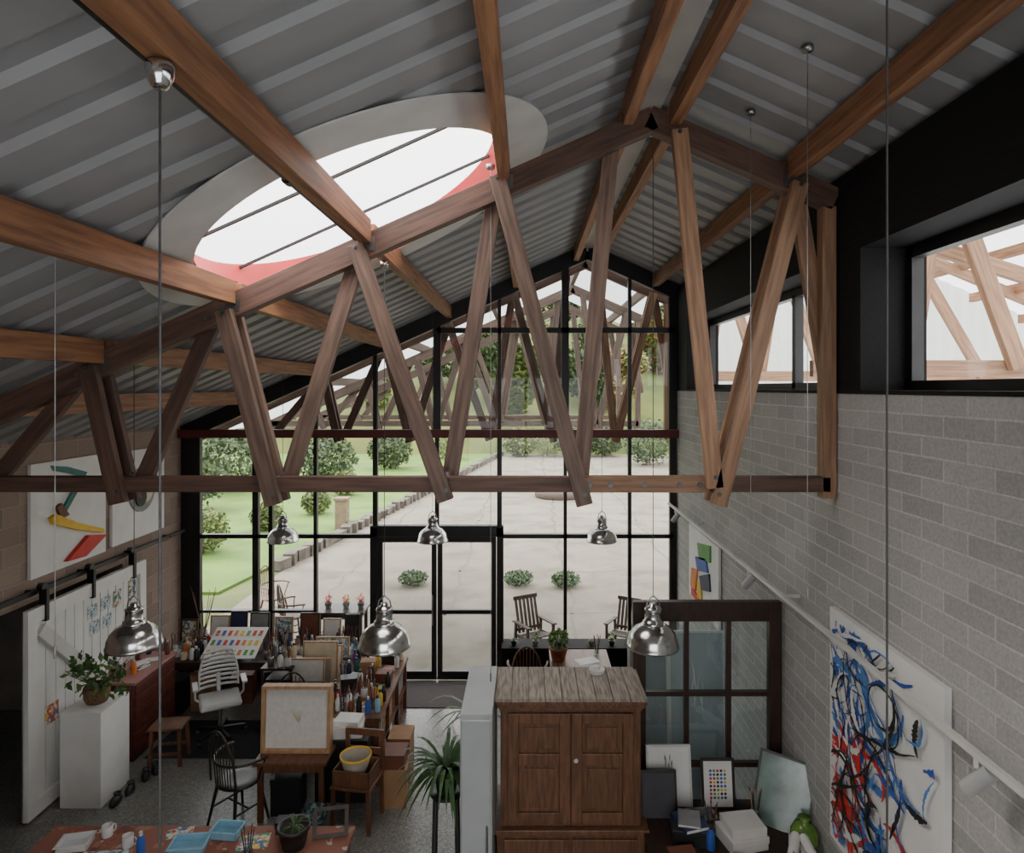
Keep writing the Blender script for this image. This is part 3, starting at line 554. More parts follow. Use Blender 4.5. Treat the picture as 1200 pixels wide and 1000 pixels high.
def office(loc,rz):
    r=root('office_chair','white mesh-backed swivel office chair on castors','office chair',loc,rz)
    m=MB()
    for i in range(5):
        t=2*math.pi*i/5; m.beam((0,0,.1),(.3*math.cos(t),.3*math.sin(t),.075),.04,.03,(0,0,1))
    m.cyl((0,0,.08),(0,0,.14),.04); m.obj('base',blackpl,r)
    for i in range(5):
        t=2*math.pi*i/5; x,y=.3*math.cos(t),.3*math.sin(t); MB().cyl((x-.02,y,.03),(x+.02,y,.03),.03,n=12).obj('castor',blackpl,r)
    MB().cyl((0,0,.14),(0,0,.42),.025).obj('gas_column',steel,r)
    m=MB(); m.box((0,0,.46),(.48,.46,.07)); o=m.obj('seat',plasticw,r,bevel=.03)
    m=MB(); W=.23
    for i in range(9):
        z=.56+.055*i; w_=W*(1-.25*(i/8)**2); m.tube([(-w_,.2+.03*math.sin(i*.5),z),(-w_*.5,.24+.03*math.sin(i*.5),z),(0,.25+.03*math.sin(i*.5),z),(w_*.5,.24+.03*math.sin(i*.5),z),(w_,.2+.03*math.sin(i*.5),z)],.018,6)
    m.tube([(-.23,.2,.54),(-.225,.22,.75),(-.17,.22,1.0)],.015); m.tube([(.23,.2,.54),(.225,.22,.75),(.17,.22,1.0)],.015); m.cyl((0,.2,.45),(0,.27,.7),.025)
    m.obj('backrest',plasticw,r)
    for sx in(-1,1):
        m=MB(); m.tube([(sx*.24,.05,.46),(sx*.28,.05,.5),(sx*.28,.05,.66)],.014); m.box((sx*.28,0,.675),(.06,.26,.025)); m.obj('armrest',plasticw,r)
    return r
# ------------------------------------------------------------------ small items
def book(x,y,z,w_,d_,h,rz,c,nm='book',lab=None):
    r=root(nm,lab or 'closed book with a coloured cover lying flat','book',(x,y,z),rz,'books and pads on work surfaces')
    MB().bb((-w_/2,-d_/2,0),(w_/2,d_/2,.003)).bb((-w_/2,-d_/2,h-.003),(w_/2,d_/2,h)).bb((-w_/2,-d_/2,0),(-w_/2+.004,d_/2,h)).obj('cover',c,r); MB().bb((-w_/2+.004,-d_/2+.004,.003),(w_/2-.004,d_/2-.004,h-.003)).obj('pages',paper,r); return r
def carton(x,y,z,w_,d_,h,rz,mt=card,lab='plain cardboard box with a lid'):
    r=root('storage_box',lab,'box',(x,y,z),rz,'storage boxes'); MB().bb((-w_/2,-d_/2,0),(w_/2,d_/2,h-.03)).obj('body',mt,r)
    MB().bb((-w_/2-.006,-d_/2-.006,h-.05),(w_/2+.006,d_/2+.006,h)).obj('lid',mt,r,bevel=.003); return r
def jar(x,y,z,c=None,hh=.11,brushes=True):
    r=root('brush_jar','glass jar holding paint brushes' if brushes else 'small jar of paint','jar',(x,y,z),0,'jars of brushes and paint')
    MB().lathe([(0,.002),(.036,.002),(.04,.01),(.04,hh-.02),(.034,hh),(.03,hh),(.034,hh-.02),(.034,.012),(0,.012)],n=16).obj('body',c or glassg,r)
    if brushes:
        for i in range(5):
            t=i*1.3; q=MB(); q.cyl((.012*math.cos(t),.012*math.sin(t),.015),(.045*math.cos(t),.045*math.sin(t),.24),.004,n=6,mi=0); q.cyl((.045*math.cos(t),.045*math.sin(t),.24),(.05*math.cos(t),.05*math.sin(t),.275),.007,.002,6,mi=1); q.obj('paint_brush',[R.choice([lightwood,colr['brown'],colr['black'],colr['navy'],midwood]),colr['brown']],r)
    return r
def mug(x,y,z,c,rz=0):
    r=root('mug','small ceramic mug on the work table','mug',(x,y,z),rz,'mugs'); MB().lathe([(0,.0),(.036,0),(.04,.006),(.041,.09),(.037,.09),(.036,.01),(0,.01)],n=20).obj('body',c,r)
    MB().tube([(.04,0,.075),(.062,0,.07),(.068,0,.045),(.06,0,.02),(.04,0,.018)],.005).obj('handle',c,r)
def tray(x,y,z,w_,d_,h,c,rz=0,lab='shallow rectangular plastic tray'):
    m=MB(); m.bb((-w_/2,-d_/2,0),(w_/2,d_/2,.006)); t=.006
    m.bb((-w_/2,-d_/2,0),(-w_/2+t,d_/2,h)); m.bb((w_/2-t,-d_/2,0),(w_/2,d_/2,h)); m.bb((-w_/2,-d_/2,0),(w_/2,-d_/2+t,h)); m.bb((-w_/2,d_/2-t,0),(w_/2,d_/2,h)); m.bb((-w_/2-.012,-d_/2-.012,h),(w_/2+.012,-d_/2+t,h+.005)); m.bb((-w_/2-.012,d_/2-t,h),(w_/2+.012,d_/2+.012,h+.005)); m.bb((-w_/2-.012,-d_/2,h),(-w_/2+t,d_/2,h+.005)); m.bb((w_/2-t,-d_/2,h),(w_/2+.012,d_/2,h+.005))
    return tag(m.obj('plastic_tray',c,loc=(x,y,z),rz=rz),lab,'tray','plastic trays')
def sheet(x,y,z,w_,d_,mt,rz=0,lab='loose sheet with colour studies'):
    return tag(MB().bb((-w_/2,-d_/2,0),(w_/2,d_/2,.003)).obj('paper_sheet',mt,loc=(x,y,z),rz=rz),lab,'paper','loose sheets')
def bottle(x,y,z,c,cap):
    r=root('paint_bottle','plastic bottle of acrylic paint','bottle',(x,y,z),0,'paint bottles'); MB().lathe([(0,0),(.03,0),(.032,.01),(.032,.12),(.015,.15),(.012,.16)],n=16).obj('body',c,r); MB().cyl((0,0,.155),(0,0,.185),.014).obj('cap',cap,r)
def tubep(x,y,z,c,rz):
    r=root('paint_tube','squeezed metal tube of oil paint','paint tube',(x,y,z),rz,'paint tubes'); MB().add([(-.06,-.018,.002),(-.06,.018,.002),(.04,-.013,.001),(.04,.013,.001),(.04,-.011,.024),(.04,.011,.024),(-.06,.018,.005),(-.06,-.018,.005)],[(0,2,3,1),(7,6,5,4),(0,7,4,2),(1,3,5,6),(0,1,6,7),(2,4,5,3)]).obj('body',c,r); MB().cyl((.04,0,.012),(.06,0,.012),.008,n=8).obj('cap',plasticw,r)
cs=list(colr.values())
def scatter(x0,x1,y0,y1,z,n_,seed,kinds='bjtpmsock'):
    rr=random.Random(seed); placed=[]; tries=0
    while len(placed)<n_ and tries<n_*60:
        tries+=1; k=rr.choice(kinds); rad={'b':.11,'j':.05,'t':.055,'p':.038,'m':.055,'s':.1,'o':.12,'c':.11,'k':.11}[k]
        x,y=rr.uniform(x0+rad,x1-rad),rr.uniform(y0+rad,y1-rad)
        if any((x-a)**2+(y-b)**2<(rad+c)**2 for a,b,c in placed): continue
        placed.append((x,y,rad)); rz=rr.uniform(-.5,.5); c=rr.choice(cs+[colr['black'],colr['navy'],colr['brown'],colr['grey'],paper,card,colr['black'],blackpl,paper,colr['grey']])
        if k=='b': 
            book(x,y,z,.14,.18,.03,rz,c)
            if rr.random()<.8: book(x+.01,y,z+.0305,.13,.17,.025,rz+.2,rr.choice(cs))
            if rr.random()<.4: sheet(x,y,z+.056,.14,.17,paper,rz-.2)
        elif k=='j': jar(x,y,z,rr.choice([glassg,plasticw,steel]))
        elif k=='t': tubep(x,y,z,c,rr.uniform(0,6))
        elif k=='p': bottle(x,y,z,c,rr.choice([plasticw,blackpl]))
        elif k=='m': mug(x,y,z,rr.choice([plasticw,colr['sky'],colr['cream']]),rz)
        elif k=='s': sheet(x,y,z,.17,.13,rr.choice([printA,printB,printC,paper,paper]),rz)
        elif k=='o': carton(x,y,z,.18,.14,rr.uniform(.08,.22),rz,rr.choice([card,whitep,colr['grey'],blackpl,colr['brown'],blackpl]),'small lidded storage box')
        elif k=='c': tray(x,y,z,.16,.13,.05,rr.choice([plasticw,colr['sky'],blackpl]),rz)
        elif k=='k': sheet(x,y,z,.15,.18,palettem,rz,'small paint-covered palette sheet')
def potplant(x,y,z,pr,ph,potm,kind='leaf',h=.3,label='leafy green plant in a pot',mt=None,n_=160):
    r=root('potted_plant',label,'potted plant',(x,y,z),0)
    MB().lathe([(0,0),(pr*.72,0),(pr*.75,.01),(pr,ph*.85),(pr*1.08,ph*.86),(pr*1.08,ph),(pr*.95,ph),(pr*.92,ph*.85),(0,ph*.85)],n=20).obj('pot',potm,r)
    MB().cyl((0,0,ph*.85),(0,0,ph*.9),pr*.9).obj('soil',soil,r)
    m=MB()
    if kind=='leaf':
        m.leaves((0,0,ph+h*.5),(h*.6,h*.6,h*.55),n_,h*.14)
        for i in range(6): t=i*1.05; m.cyl((0,0,ph*.85),(h*.35*math.cos(t),h*.35*math.sin(t),ph+h*.6),.004,n=5)
    else: m.fronds((0,0,ph*.88),n_,h,h*.03,.6,0,1.0)
    m.obj('foliage',mt or leafm,r); return r
# ------------------------------------------------------------------ cupboard
r=root('wooden_cupboard','old brown pine two-door cupboard with weathered plank top','cupboard',(.345,5.3,0))
m=MB(); W=.56
m.bb((-W,.02,.9),(W,.55,1.83)); m.obj('body',pine,r)
m=MB(); m.bb((-W-.03,-.01,.06),(W+.03,.57,.86)); m.bb((-W-.05,-.03,0),(W+.05,.58,.08)); m.bb((-W-.06,-.04,.86),(W+.06,.58,.9)); m.obj('base',pine,r,bevel=.006)
m=MB()
for i,(e_,a,b) in enumerate(((.01,1.83,1.86),(.03,1.86,1.89),(.045,1.89,1.92))): m.bb((-W-e_,.0-e_*.9,a),(W+e_,.555,b))
m.obj('cornice',pine,r,bevel=.005)
m=MB()
for i in range(9):
    a=-W-.045+i*(2*W+.09)/9; m.bb((a+.003,-.045,1.92),(a+(2*W+.09)/9-.003,.56,1.945))
m.obj('top_boards',oldboard,r)
for sx in(-1,1):
    xa,xb=(-W+.06,-.005) if sx<0 else (.005,W-.06)
    m=MB(); m.bb((xa,-.012,.93),(xa+.085,.02,1.81)); m.bb((xb-.085,-.012,.93),(xb,.02,1.81))
    for a,b in((.93,1.02),(1.40,1.49),(1.73,1.81)): m.bb((xa+.085,-.012,a),(xb-.085,.02,b))
    m.bb((xa+.085,.012,1.02),(xb-.085,.02,1.73))
    for a,b in((1.055,1.365),(1.525,1.695)): m.bb((xa+.125,.0,a),(xb-.125,.014,b))
    dd_=m.obj('door',pine,r,bevel=.005)
    if sx>0: MB().cyl((xa+.035,-.037,1.45),(xa+.035,-.012,1.45),.018,.012).obj('knob',whitep,dd_)
for i,(xa,xb) in enumerate(((-W+.03,-.01),(.01,W-.03))):
    for a,b in((.12,.45),(.48,.82)):
        q=MB(); q.bb((xa,-.03,a),(xb,-.01,b)); o=q.obj('drawer',pine,r,bevel=.005); MB().cyl(((xa+xb)/2,-.055,(a+b)/2),((xa+xb)/2,-.03,(a+b)/2),.02).obj('knob',pine,o)
o=tag(MB().cyl((0,0,0),(0,0,.03),.07).cyl((0,0,.03),(0,0,.05),.03).obj('tin_lid',whitep,loc=(.6,5.75,1.946)),'small round white tin lid','lid')
# grey cabinet
r=root('metal_cabinet','tall narrow pale grey metal cabinet beside the cupboard','cabinet',(-.375,4.9,0))
MB().bb((-.12,0,.04),(.115,.85,2.0)).obj('body',greym,r,bevel=.006); MB().bb((-.122,.03,0),(.11,.83,.04)).obj('plinth',blackpl,r)
MB().bb((-.11,-.02,.08),(.105,0,1.96)).obj('door',greym,r,bevel=.005); MB().cyl((.08,-.045,1.0),(.08,-.045,1.2),.008).obj('handle',steel,r)
# tall palm on stand
st=root('plant_stand','black metal plant stand on the terrazzo floor','plant stand',(-.70,5.75,0)); MB().lathe([(0,.9),(.14,.9),(.14,.92),(0,.92)],n=20).obj('top',blackpl,st); legs4(None,.11,.11,.9,.012,st,.02,.02,True,blackpl); MB().bb((-.1,-.1,.2),(.1,.1,.215)).obj('shelf',blackpl,st)
potplant(-.70,5.75,.92,.11,.18,blackpl,'frond',.58,'drooping dark green palm in a pot on a stand',leafm,90)
# ------------------------------------------------------------------ old window frame
r=root('salvaged_window_frame','large dark brown salvaged glazed window frame standing upright','window frame',(1.575,5.85,0))
m=MB(); HW=.65; 
m.bb((-HW,-.04,0),(-HW+.11,.04,2.53)); m.bb((HW-.11,-.04,0),(HW,.04,2.53)); m.bb((-HW+.11,-.04,2.36),(HW-.11,.04,2.53)); m.bb((-HW+.11,-.04,0),(HW-.11,.04,.15)); m.obj('frame',darkwood,r,bevel=.006)
m=MB()
for x in(-.18,.19): m.bb((x-.02,-.025,.15),(x+.02,.025,2.36))
for z in(1.72,1.1,.6): m.bb((-HW+.11,-.024,z-.02),(HW-.11,.024,z+.02))
m.obj('glazing_bars',darkwood,r); MB().bb((-HW+.1,-.003,.14),(HW-.1,.003,2.37)).obj('glass',glassg,r)
def leanboard(x,y,w_,h,mt,label,name='canvas_board',tilt=-.08,z=0,edge=whitep,deco=None,rz=0):
    r=root(name,label,'art board',(x,y,z),rot=(tilt,0,rz)); MB().bb((-w_/2,-.01,0),(w_/2,.01,h)).obj('panel',mt,r)
    m=MB(); t=.02
    m.bb((-w_/2-t,-.015,0),(-w_/2,.015,h+t)); m.bb((w_/2,-.015,0),(w_/2+t,.015,h+t)); m.bb((-w_/2,-.015,h),(w_/2,.015,h+t)); m.obj('edging',edge,r)
    if deco:
        m=MB(); rr=random.Random(int(x*100))
        for i in range(7):
            a=rr.uniform(-.2,.2); cx=rr.uniform(-.15,.15)*w_; cz=h*rr.uniform(.6,.75); L=min(.3,h*.16); m.add([(cx,-.012,cz),(cx+L*math.sin(a)*.5+.006,-.012,cz+L*.5),(cx+L*math.sin(a),-.012,cz+L),(cx+L*math.sin(a)*.5-.006,-.012,cz+L*.5)],[(0,1,2,3)])
        m.obj('feather_strokes',deco,r)
    return r
leanboard(1.62,6.25,.50,2.05,mat('pale blue grey board',(.40,.44,.46),(.34,.38,.40),3,.6),'tall pale blue-grey board with a few feathery white strokes',deco=whiteb)
leanboard(1.20,6.5,.36,1.95,mat('grey board',(.26,.29,.31),None,3),'tall blue-grey board standing behind the window frame')
# ------------------------------------------------------------------ right-hand table and its clutter
table('work_table','dark work table crowded with art materials',1.55,5.05,1.25,1.3,.88,darkwood,blackwood)
TZ=.88
leanboard(1.20,5.60,.34,.46,whiteb,'white art board with fine pencil strokes leaning back',tilt=-.2,z=TZ,deco=colr['grey'])
leanboard(1.08,5.45,.26,.34,mat('dark print',(.05,.05,.06)),'small dark framed print leaning on the table',tilt=-.2,z=TZ,edge=blackwood)
r=root('framed_print','black-framed print of small coloured dots in rows','framed print',(1.60,5.56,TZ),rot=(-.15,0,0))
m=MB(); m.bb((-.14,-.01,0),(-.12,.015,.4)); m.bb((.12,-.01,0),(.14,.015,.4)); m.bb((-.12,-.01,0),(.12,.015,.02)); m.bb((-.12,-.01,.38),(.12,.015,.4)); m.obj('frame',blackwood,r); MB().bb((-.12,0,.02),(.12,.01,.38)).obj('print',whiteb,r)
m=MB()
for i in range(5):
    for j in range(8):
        x=-.06+.03*i; z=.09+.03*j; m.add([(x+.012*math.cos(t*1.047),-.001,z+.012*math.sin(t*1.047)) for t in range(6)],[tuple(range(6))],R.randrange(5))
m.obj('coloured_dots',[colr['red'],colr['blue'],colr['yellow'],colr['green'],colr['black']],r)
r=root('glass_plate','green-tinted framed glass plate leaning against the block wall','glass plate',(2.0,5.3,TZ),rot=(-.4,.1,-.5))
MB().bb((-.2,-.006,0),(.2,.006,.52)).obj('plate',mat('green glass sheet',(.20,.28,.26),(.10,.145,.13),5,.12),r); m=MB(); m.bb((-.22,-.012,-.0),(-.2,.012,.54)); m.bb((.2,-.012,0),(.22,.012,.54)); m.bb((-.2,-.012,.52),(.2,.012,.54)); m.obj('frame',blackwood,r)
carton(1.66,5.16,TZ,.30,.26,.1,.25,whitep,'flat white cardboard box on the crowded table'); carton(1.67,5.16,TZ+.1,.27,.22,.07,.15,whitep,'flat white cardboard box stacked on another')
carton(1.26,5.2,TZ,.26,.2,.12,-.1,blackpl,'black box file on the crowded table'); book(1.27,5.2,TZ+.12,.2,.24,.03,.3,colr['navy']); book(1.26,5.19,TZ+.151,.17,.2,.02,-.2,colr['grey'])
for i,(x,y,a,L) in enumerate(((1.98,4.95,1.2,.6),(2.06,5.0,1.3,.55),(1.93,4.85,1.1,.5),(2.08,4.82,1.5,.5))):
    m=MB(); m.cyl((-L/2,0,.035),(L/2,0,.035),.035,n=18,caps=False); m.cyl((-L/2+.001,0,.035),(L/2-.001,0,.035),.031,n=18,caps=False); tag(m.obj('paper_roll',paper,loc=(x,y,TZ+(.0 if i<2 else .072)),rz=a),'rolled white drawing paper','paper roll','paper rolls')
m=MB(); m.lathe([(0,0),(.08,0),(.105,.05),(.1,.12),(.06,.17),(.03,.19),(.05,.22),(0,.21)],n=14); tag(m.obj('plastic_bag',mat('green plastic bag',(.16,.30,.04),(.07,.15,.02),9,.25),loc=(2.13,5.12,TZ)),'knotted translucent green plastic bag','bag')
book(1.48,4.85,TZ,.3,.22,.03,.4,colr['sky']); book(1.5,4.85,TZ+.031,.22,.16,.03,.1,colr['grey']); book(1.15,4.9,TZ,.22,.3,.04,-.1,colr['navy']); book(1.16,4.9,TZ+.041,.2,.24,.03,.15,colr['brown']); tray(1.42,5.42,TZ,.2,.14,.05,colr['grey'],.1); scatter(.95,2.1,4.42,4.72,TZ,10,11,'bspjk'); jar(1.44,5.22,TZ); jar(1.85,5.4,TZ,steel); bottle(1.4,5.08,TZ,colr['blue'],blackpl)
sheet(1.72,4.88,TZ,.16,.22,printB,.6)
# ------------------------------------------------------------------ left: plinth + plant
o=tag(MB().bb((-4.89,6.96,0),(-4.46,7.46,1.0)).obj('white_plinth',whiteb,bevel=.004),'tall white painted display plinth on the terrazzo floor','plinth')
r=root('trailing_plant','leafy houseplant in a woven basket pot on the plinth','potted plant',(-4.67,7.22,1.0)); MB().lathe([(0,0),(.1,0),(.125,.05),(.13,.16),(.11,.19),(.1,.16),(0,.15)],n=20).obj('pot',mat('wicker',(.22,.12,.06),(.1,.06,.03),40,.8),r)
m=MB(); m.leaves((0,0,.3),(.33,.26,.2),110,.05,(0,1)); m.leaves((.25,-.1,.2),(.2,.15,.15),40,.045,(0,1)); m.leaves((-.15,0,.4),(.15,.15,.15),40,.045)
for i in range(12): t=i*.53; m.cyl((0,0,.15),(.3*math.cos(t),.24*math.sin(t),.32+.1*math.sin(i)),.004,n=5)
m.obj('foliage',[leafm,leaf2],r)
# red plan chest
r=root('plan_chest','dark red-brown wooden plan chest with shallow drawers','chest of drawers',(-4.6,8.25,0))
rb=mat('red brown wood',(.13,.03,.019),(.075,.019,.012),5,.45)
MB().bb((-.43,-.45,.05),(-.02,.45,.92)).obj('body',rb,r); MB().bb((-.44,-.47,.92),(.01,.47,.95)).obj('top',colr['pink'],r); MB().bb((-.42,-.42,0),(-.04,.42,.05)).obj('plinth',darkwood,r)
for i in range(6):
    o=MB().bb((-.02,-.43,.07+i*.14),(.005,.43,.195+i*.14)).obj('drawer',rb,r,bevel=.004)
    for y in(-.25,.25): MB().cyl((.005,y,.13+i*.14),(.03,y,.13+i*.14),.012).obj('knob',dsteel,o)
scatter(-5.0,-4.62,7.85,8.7,.95,8,5,'bosp')
stool((-4.22,7.85,0),.45,midwood,'small brown wooden stool beside the plan chest',.1)
# shoes by the plinth
for i,(x,y) in enumerate(((-4.36,7.05),(-4.33,7.25),(-4.30,7.5),(-4.26,7.62))):
    m=MB(); m.lathe([(0,0),(.05,0),(.055,.02),(.05,.05),(.03,.075),(0,.08)],n=14,sx=.8,sy=1.7); m.lathe([(.028,.06),(.04,.1),(.034,.1),(.02,.06)],(0,.03,0),12); tag(m.obj('shoe',blackpl,loc=(x,y,0),rz=.2*i),'dark casual shoe on the floor','shoe','row of shoes')
# ------------------------------------------------------------------ far-left desk
table('art_desk','long dark wooden desk crowded with paints and sketches',-4.15,9.25,1.7,.8,.75,darkwood,darkwood)
r=root('drawing_board','tilted white drawing board covered in colour swatches','drawing board',(-4.0,9.12,.75)); M=Matrix.Rotation(.45,3,'X'); MB().box((0,.0,.16),(.72,.55,.02),M).obj('board',whiteb,r)
rr=random.Random(4); sm=[colr['red'],colr['yellow'],colr['green'],colr['blue'],colr['orange'],colr['brown']]
m=MB()
for i in range(8):
    for j in range(3): p=M@Vector((-.3+.085*i,-.18+.17*j,.013)); m.box(p+Vector((0,0,.16)),(.045,.09,.003),M,rr.randrange(6))
m.obj('colour_swatches',sm,r)
for a in(-.3,.27): MB().bb((a,.1,0),(a+.03,.2,.24)).obj('prop',lightwood,r)
scatter(-4.97,-4.38,8.88,9.5,.75,26,21,'bjpostmjo'); scatter(-3.62,-3.32,8.88,9.5,.75,14,22,'jptmj')
for i,(x,w_,h,mt,ed) in enumerate(((-4.86,.2,.3,printA,blackwood),(-4.42,.24,.36,canvasm,lightwood),(-4.15,.2,.42,colr['navy'],blackwood),(-3.85,.24,.4,colr['grey'],blackwood),(-3.5,.22,.34,printC,lightwood),(-3.14,.24,.38,colr['brown'],blackwood),(-2.82,.22,.3,canvasm,lightwood),(-2.53,.18,.36,colr['black'],blackwood))):
    leanboard(x,9.56 if x<-3.3 else 9.6,w_,h,mt,'small canvas propped upright at the back of the desk',tilt=-.1,z=.75,edge=ed)
for i,(x,y,h) in enumerate(((-4.8,9.1,.45),(-4.45,9.2,.5),(-4.0,9.4,.4),(-3.55,9.3,.5))): carton(x,y,0,.28,.3,h,.1*i,(blackpl,card,colr['brown'],blackpl)[i],'storage box standing under the desk')
carton(-2.95,9.4,0,.3,.3,.5,0,blackpl,'storage box standing under the desk'); carton(-2.6,9.35,0,.26,.3,.42,0,card,'storage box standing under the desk')
r=root('branch_vase','bundle of thin red-brown branches standing in a jar','vase',(-4.66,9.58,.75)); MB().lathe([(0,0),(.05,0),(.06,.1),(.04,.18),(.045,.2)],n=16).obj('vase',plasticw,r)
m=MB()
for i in range(9): t=i*.7; m.cyl((0,0,.05),(.18*math.cos(t),.12*math.sin(t),.75+.1*math.sin(i*3)),.006,.003,5)
m.obj('branches',colr['brown'],r)
r=root('tool_rack','dark wooden rack of brushes and tools beside the desk','rack',(-3.15,8.55,0)); 
MB().bb((-.2,-.2,.85),(.2,.2,.88)).obj('top',darkwood,r); MB().bb((-.2,-.2,.45),(.2,.2,.47)).obj('shelf',darkwood,r); legs4(None,.18,.18,.85,.015,r,mt=darkwood)
scatter(-3.35,-2.95,8.35,8.75,.88,8,23,'jpjp'); carton(-3.15,8.55,.47,.3,.3,.25,0,blackpl,'black lidded box on the rack shelf'); carton(-3.15,8.55,0,.32,.32,.35,0,colr['grey'],'grey storage box under the tool rack')
o=tag(MB().bb((-4.55,7.9,0),(-3.1,8.8,.008)).obj('floor_mat',mat('dark rug',(.03,.03,.034),(.02,.02,.022),30,.95)),'dark grey rug under the desk chair','rug')
o=tag(MB().bb((-2.0,9.15,0),(-.75,9.9,.012)).obj('door_mat',mat('door mat',(.10,.085,.085),(.06,.05,.05),60,.95)),'brown-grey fibre door mat inside the glazed doors','door mat')
office((-3.88,8.4,.008),.5)
table('small_desk','small dark grey desk near the glazing',-2.85,9.35,.95,.7,.75,mat('dark grey top',(.09,.09,.1)),blackwood)
scatter(-3.3,-2.4,9.02,9.52,.75,18,31,'bjmspoo')
# ------------------------------------------------------------------ long bench with clutter
r=root('storage_bench','low wooden shelving bench packed with art supplies','bench',(-1.98,8.2,0))
MB().bb((-.36,-.85,.71),(.36,.85,.75)).obj('top',midwood,r)
for y in(-.83,-.28,.28,.83): MB().bb((-.34,y-.015,0),(.34,y+.015,.71)).obj('divider',midwood,r)
for z in(.04,.35): MB().bb((-.34,-.83,z),(.34,.83,z+.02)).obj('shelf',midwood,r)
for z in(.06,.37):
    for y0 in(-.8,-.25,.31):
        yy=y0
        for k in range(3): carton(-1.98+.12,8.2+yy+.09,z,.36,.14,R.uniform(.16,.26),0,R.choice([card,colr['brown'],blackpl,whitep,colr['grey']]),'storage box on the bench shelf'); yy+=.165
scatter(-2.33,-1.63,7.4,9.0,.75,60,41,'bojpoobpsobo')
for i,(x,y,h,mt) in enumerate(((-2.55,8.95,.55,printC),(-2.6,8.8,.5,canvasm),(-2.62,8.65,.6,colr['cream']),(-2.66,8.5,.45,colr['grey']),(-2.7,8.35,.5,canvasm),(-2.68,8.15,.3,blackpl))):
    leanboard(x-.1 if i<5 else x,y,.42,h+.45,mt,'stretched canvas propped beside the bench',tilt=-.12,z=0,edge=lightwood if i<5 else blackwood)
# frame on small table
table('small_table','small reddish wooden table holding a framed canvas',-2.4,6.95,.74,.5,.62,midwood,midwood)
carton(-2.5,6.98,0,.3,.28,.38,.1,blackpl,'dark storage box under the small table')
r=root('framed_canvas','pale canvas in a light wood box frame on a small table','framed canvas',(-2.4,6.92,.62),rot=(-.06,0,0))
m=MB(); W=.36;H=.68
m.bb((-W,-.05,0),(-W+.035,.05,H)); m.bb((W-.035,-.05,0),(W,.05,H)); m.bb((-W+.035,-.05,0),(W-.035,.05,.035)); m.bb((-W+.035,-.05,H-.035),(W-.035,.05,H)); m.obj('frame',lightwood,r,bevel=.003)
MB().bb((-W+.035,.0,.035),(W-.035,.03,H-.035)).obj('canvas',canvasm,r); m=MB()
for i in range(14): a=-.9+.1*i; m.cyl((.02,-.003,.28),(.02+.2*math.sin(a*.5),-.003,.28+.14*math.cos(a*.5)),.0018,.001,4)
m.obj('fine_strokes',colr['cream'],r)
windsor((-2.93,6.75,0),2.6,blackwood,'black windsor armchair on the terrazzo floor')
windsor((-2.72,7.72,0),.4,blackwood,'black windsor armchair by the storage bench')
# chair with crate + bowl
r=root('wooden_chair','brown wooden chair holding a crate and a bowl','chair',(-1.72,6.75,0),-.15); MB().bb((-.21,-.2,.42),(.21,.2,.45)).obj('seat',midwood,r,bevel=.006); legs4(None,.19,.18,.42,.018,r,.01,.01,True,midwood)
MB().bb((-.21,.18,.45),(-.17,.21,.85)).bb((.17,.18,.45),(.21,.21,.85)).bb((-.17,.185,.78),(.17,.205,.85)).bb((-.17,.185,.6),(.17,.205,.66)).obj('backrest',midwood,r)
m=MB(); m.bb((-.19,-.16,0),(.19,.14,.01)); m.bb((-.19,-.16,0),(-.178,.14,.16)); m.bb((.178,-.16,0),(.19,.14,.16)); m.bb((-.19,-.16,0),(.19,-.148,.16)); m.bb((-.19,.128,0),(.19,.14,.16)); tag(m.obj('wooden_crate',midwood,loc=(-1.72,6.72,.45),rz=-.15),'small open wooden crate on a chair seat','crate')
r=root('bowl','large yellow-rimmed ceramic bowl sitting in a crate','bowl',(-1.73,6.71,.461),0); MB().lathe([(0,.0),(.07,0),(.12,.12),(.155,.24),(.15,.24),(.11,.12),(.06,.015),(0,.015)],n=24).obj('body',mat('bowl glaze',(.4,.37,.3)),r); MB().lathe([(.157,.23),(.16,.25),(.148,.25),(.148,.23)],n=24).obj('rim',colr['yellow'],r)
m=MB(); m.lathe([(0,0),(.1,0),(.125,.28),(.115,.28),(.095,.015),(0,.015)],n=20); tag(m.obj('waste_bin',multimat('blue speckled tin',(.06,.12,.14),[(.2,.35,.35),(.02,.03,.04)],25,.5),loc=(-2.08,6.5,0)),'blue-green speckled waste bin','bin')
carton(-1.42,7.1,0,.28,.28,.4,.1,card,'tall cardboard box standing on the floor'); carton(-1.42,7.1,.4,.26,.26,.15,.0,colr['brown'],'small box stacked on a cardboard box')
carton(-1.43,7.55,0,.24,.3,.5,.0,card,'plain cardboard box standing by the bench')
carton(-1.98,7.2,0,.55,.28,.66,0,blackpl,'tall black storage chest at the bench end'); carton(-1.95,7.2,.66,.34,.22,.12,.1,whitep,'white box on the black storage chest'); carton(-1.93,7.2,.78,.26,.2,.06,-.1,paper,'flat white box stacked on another')
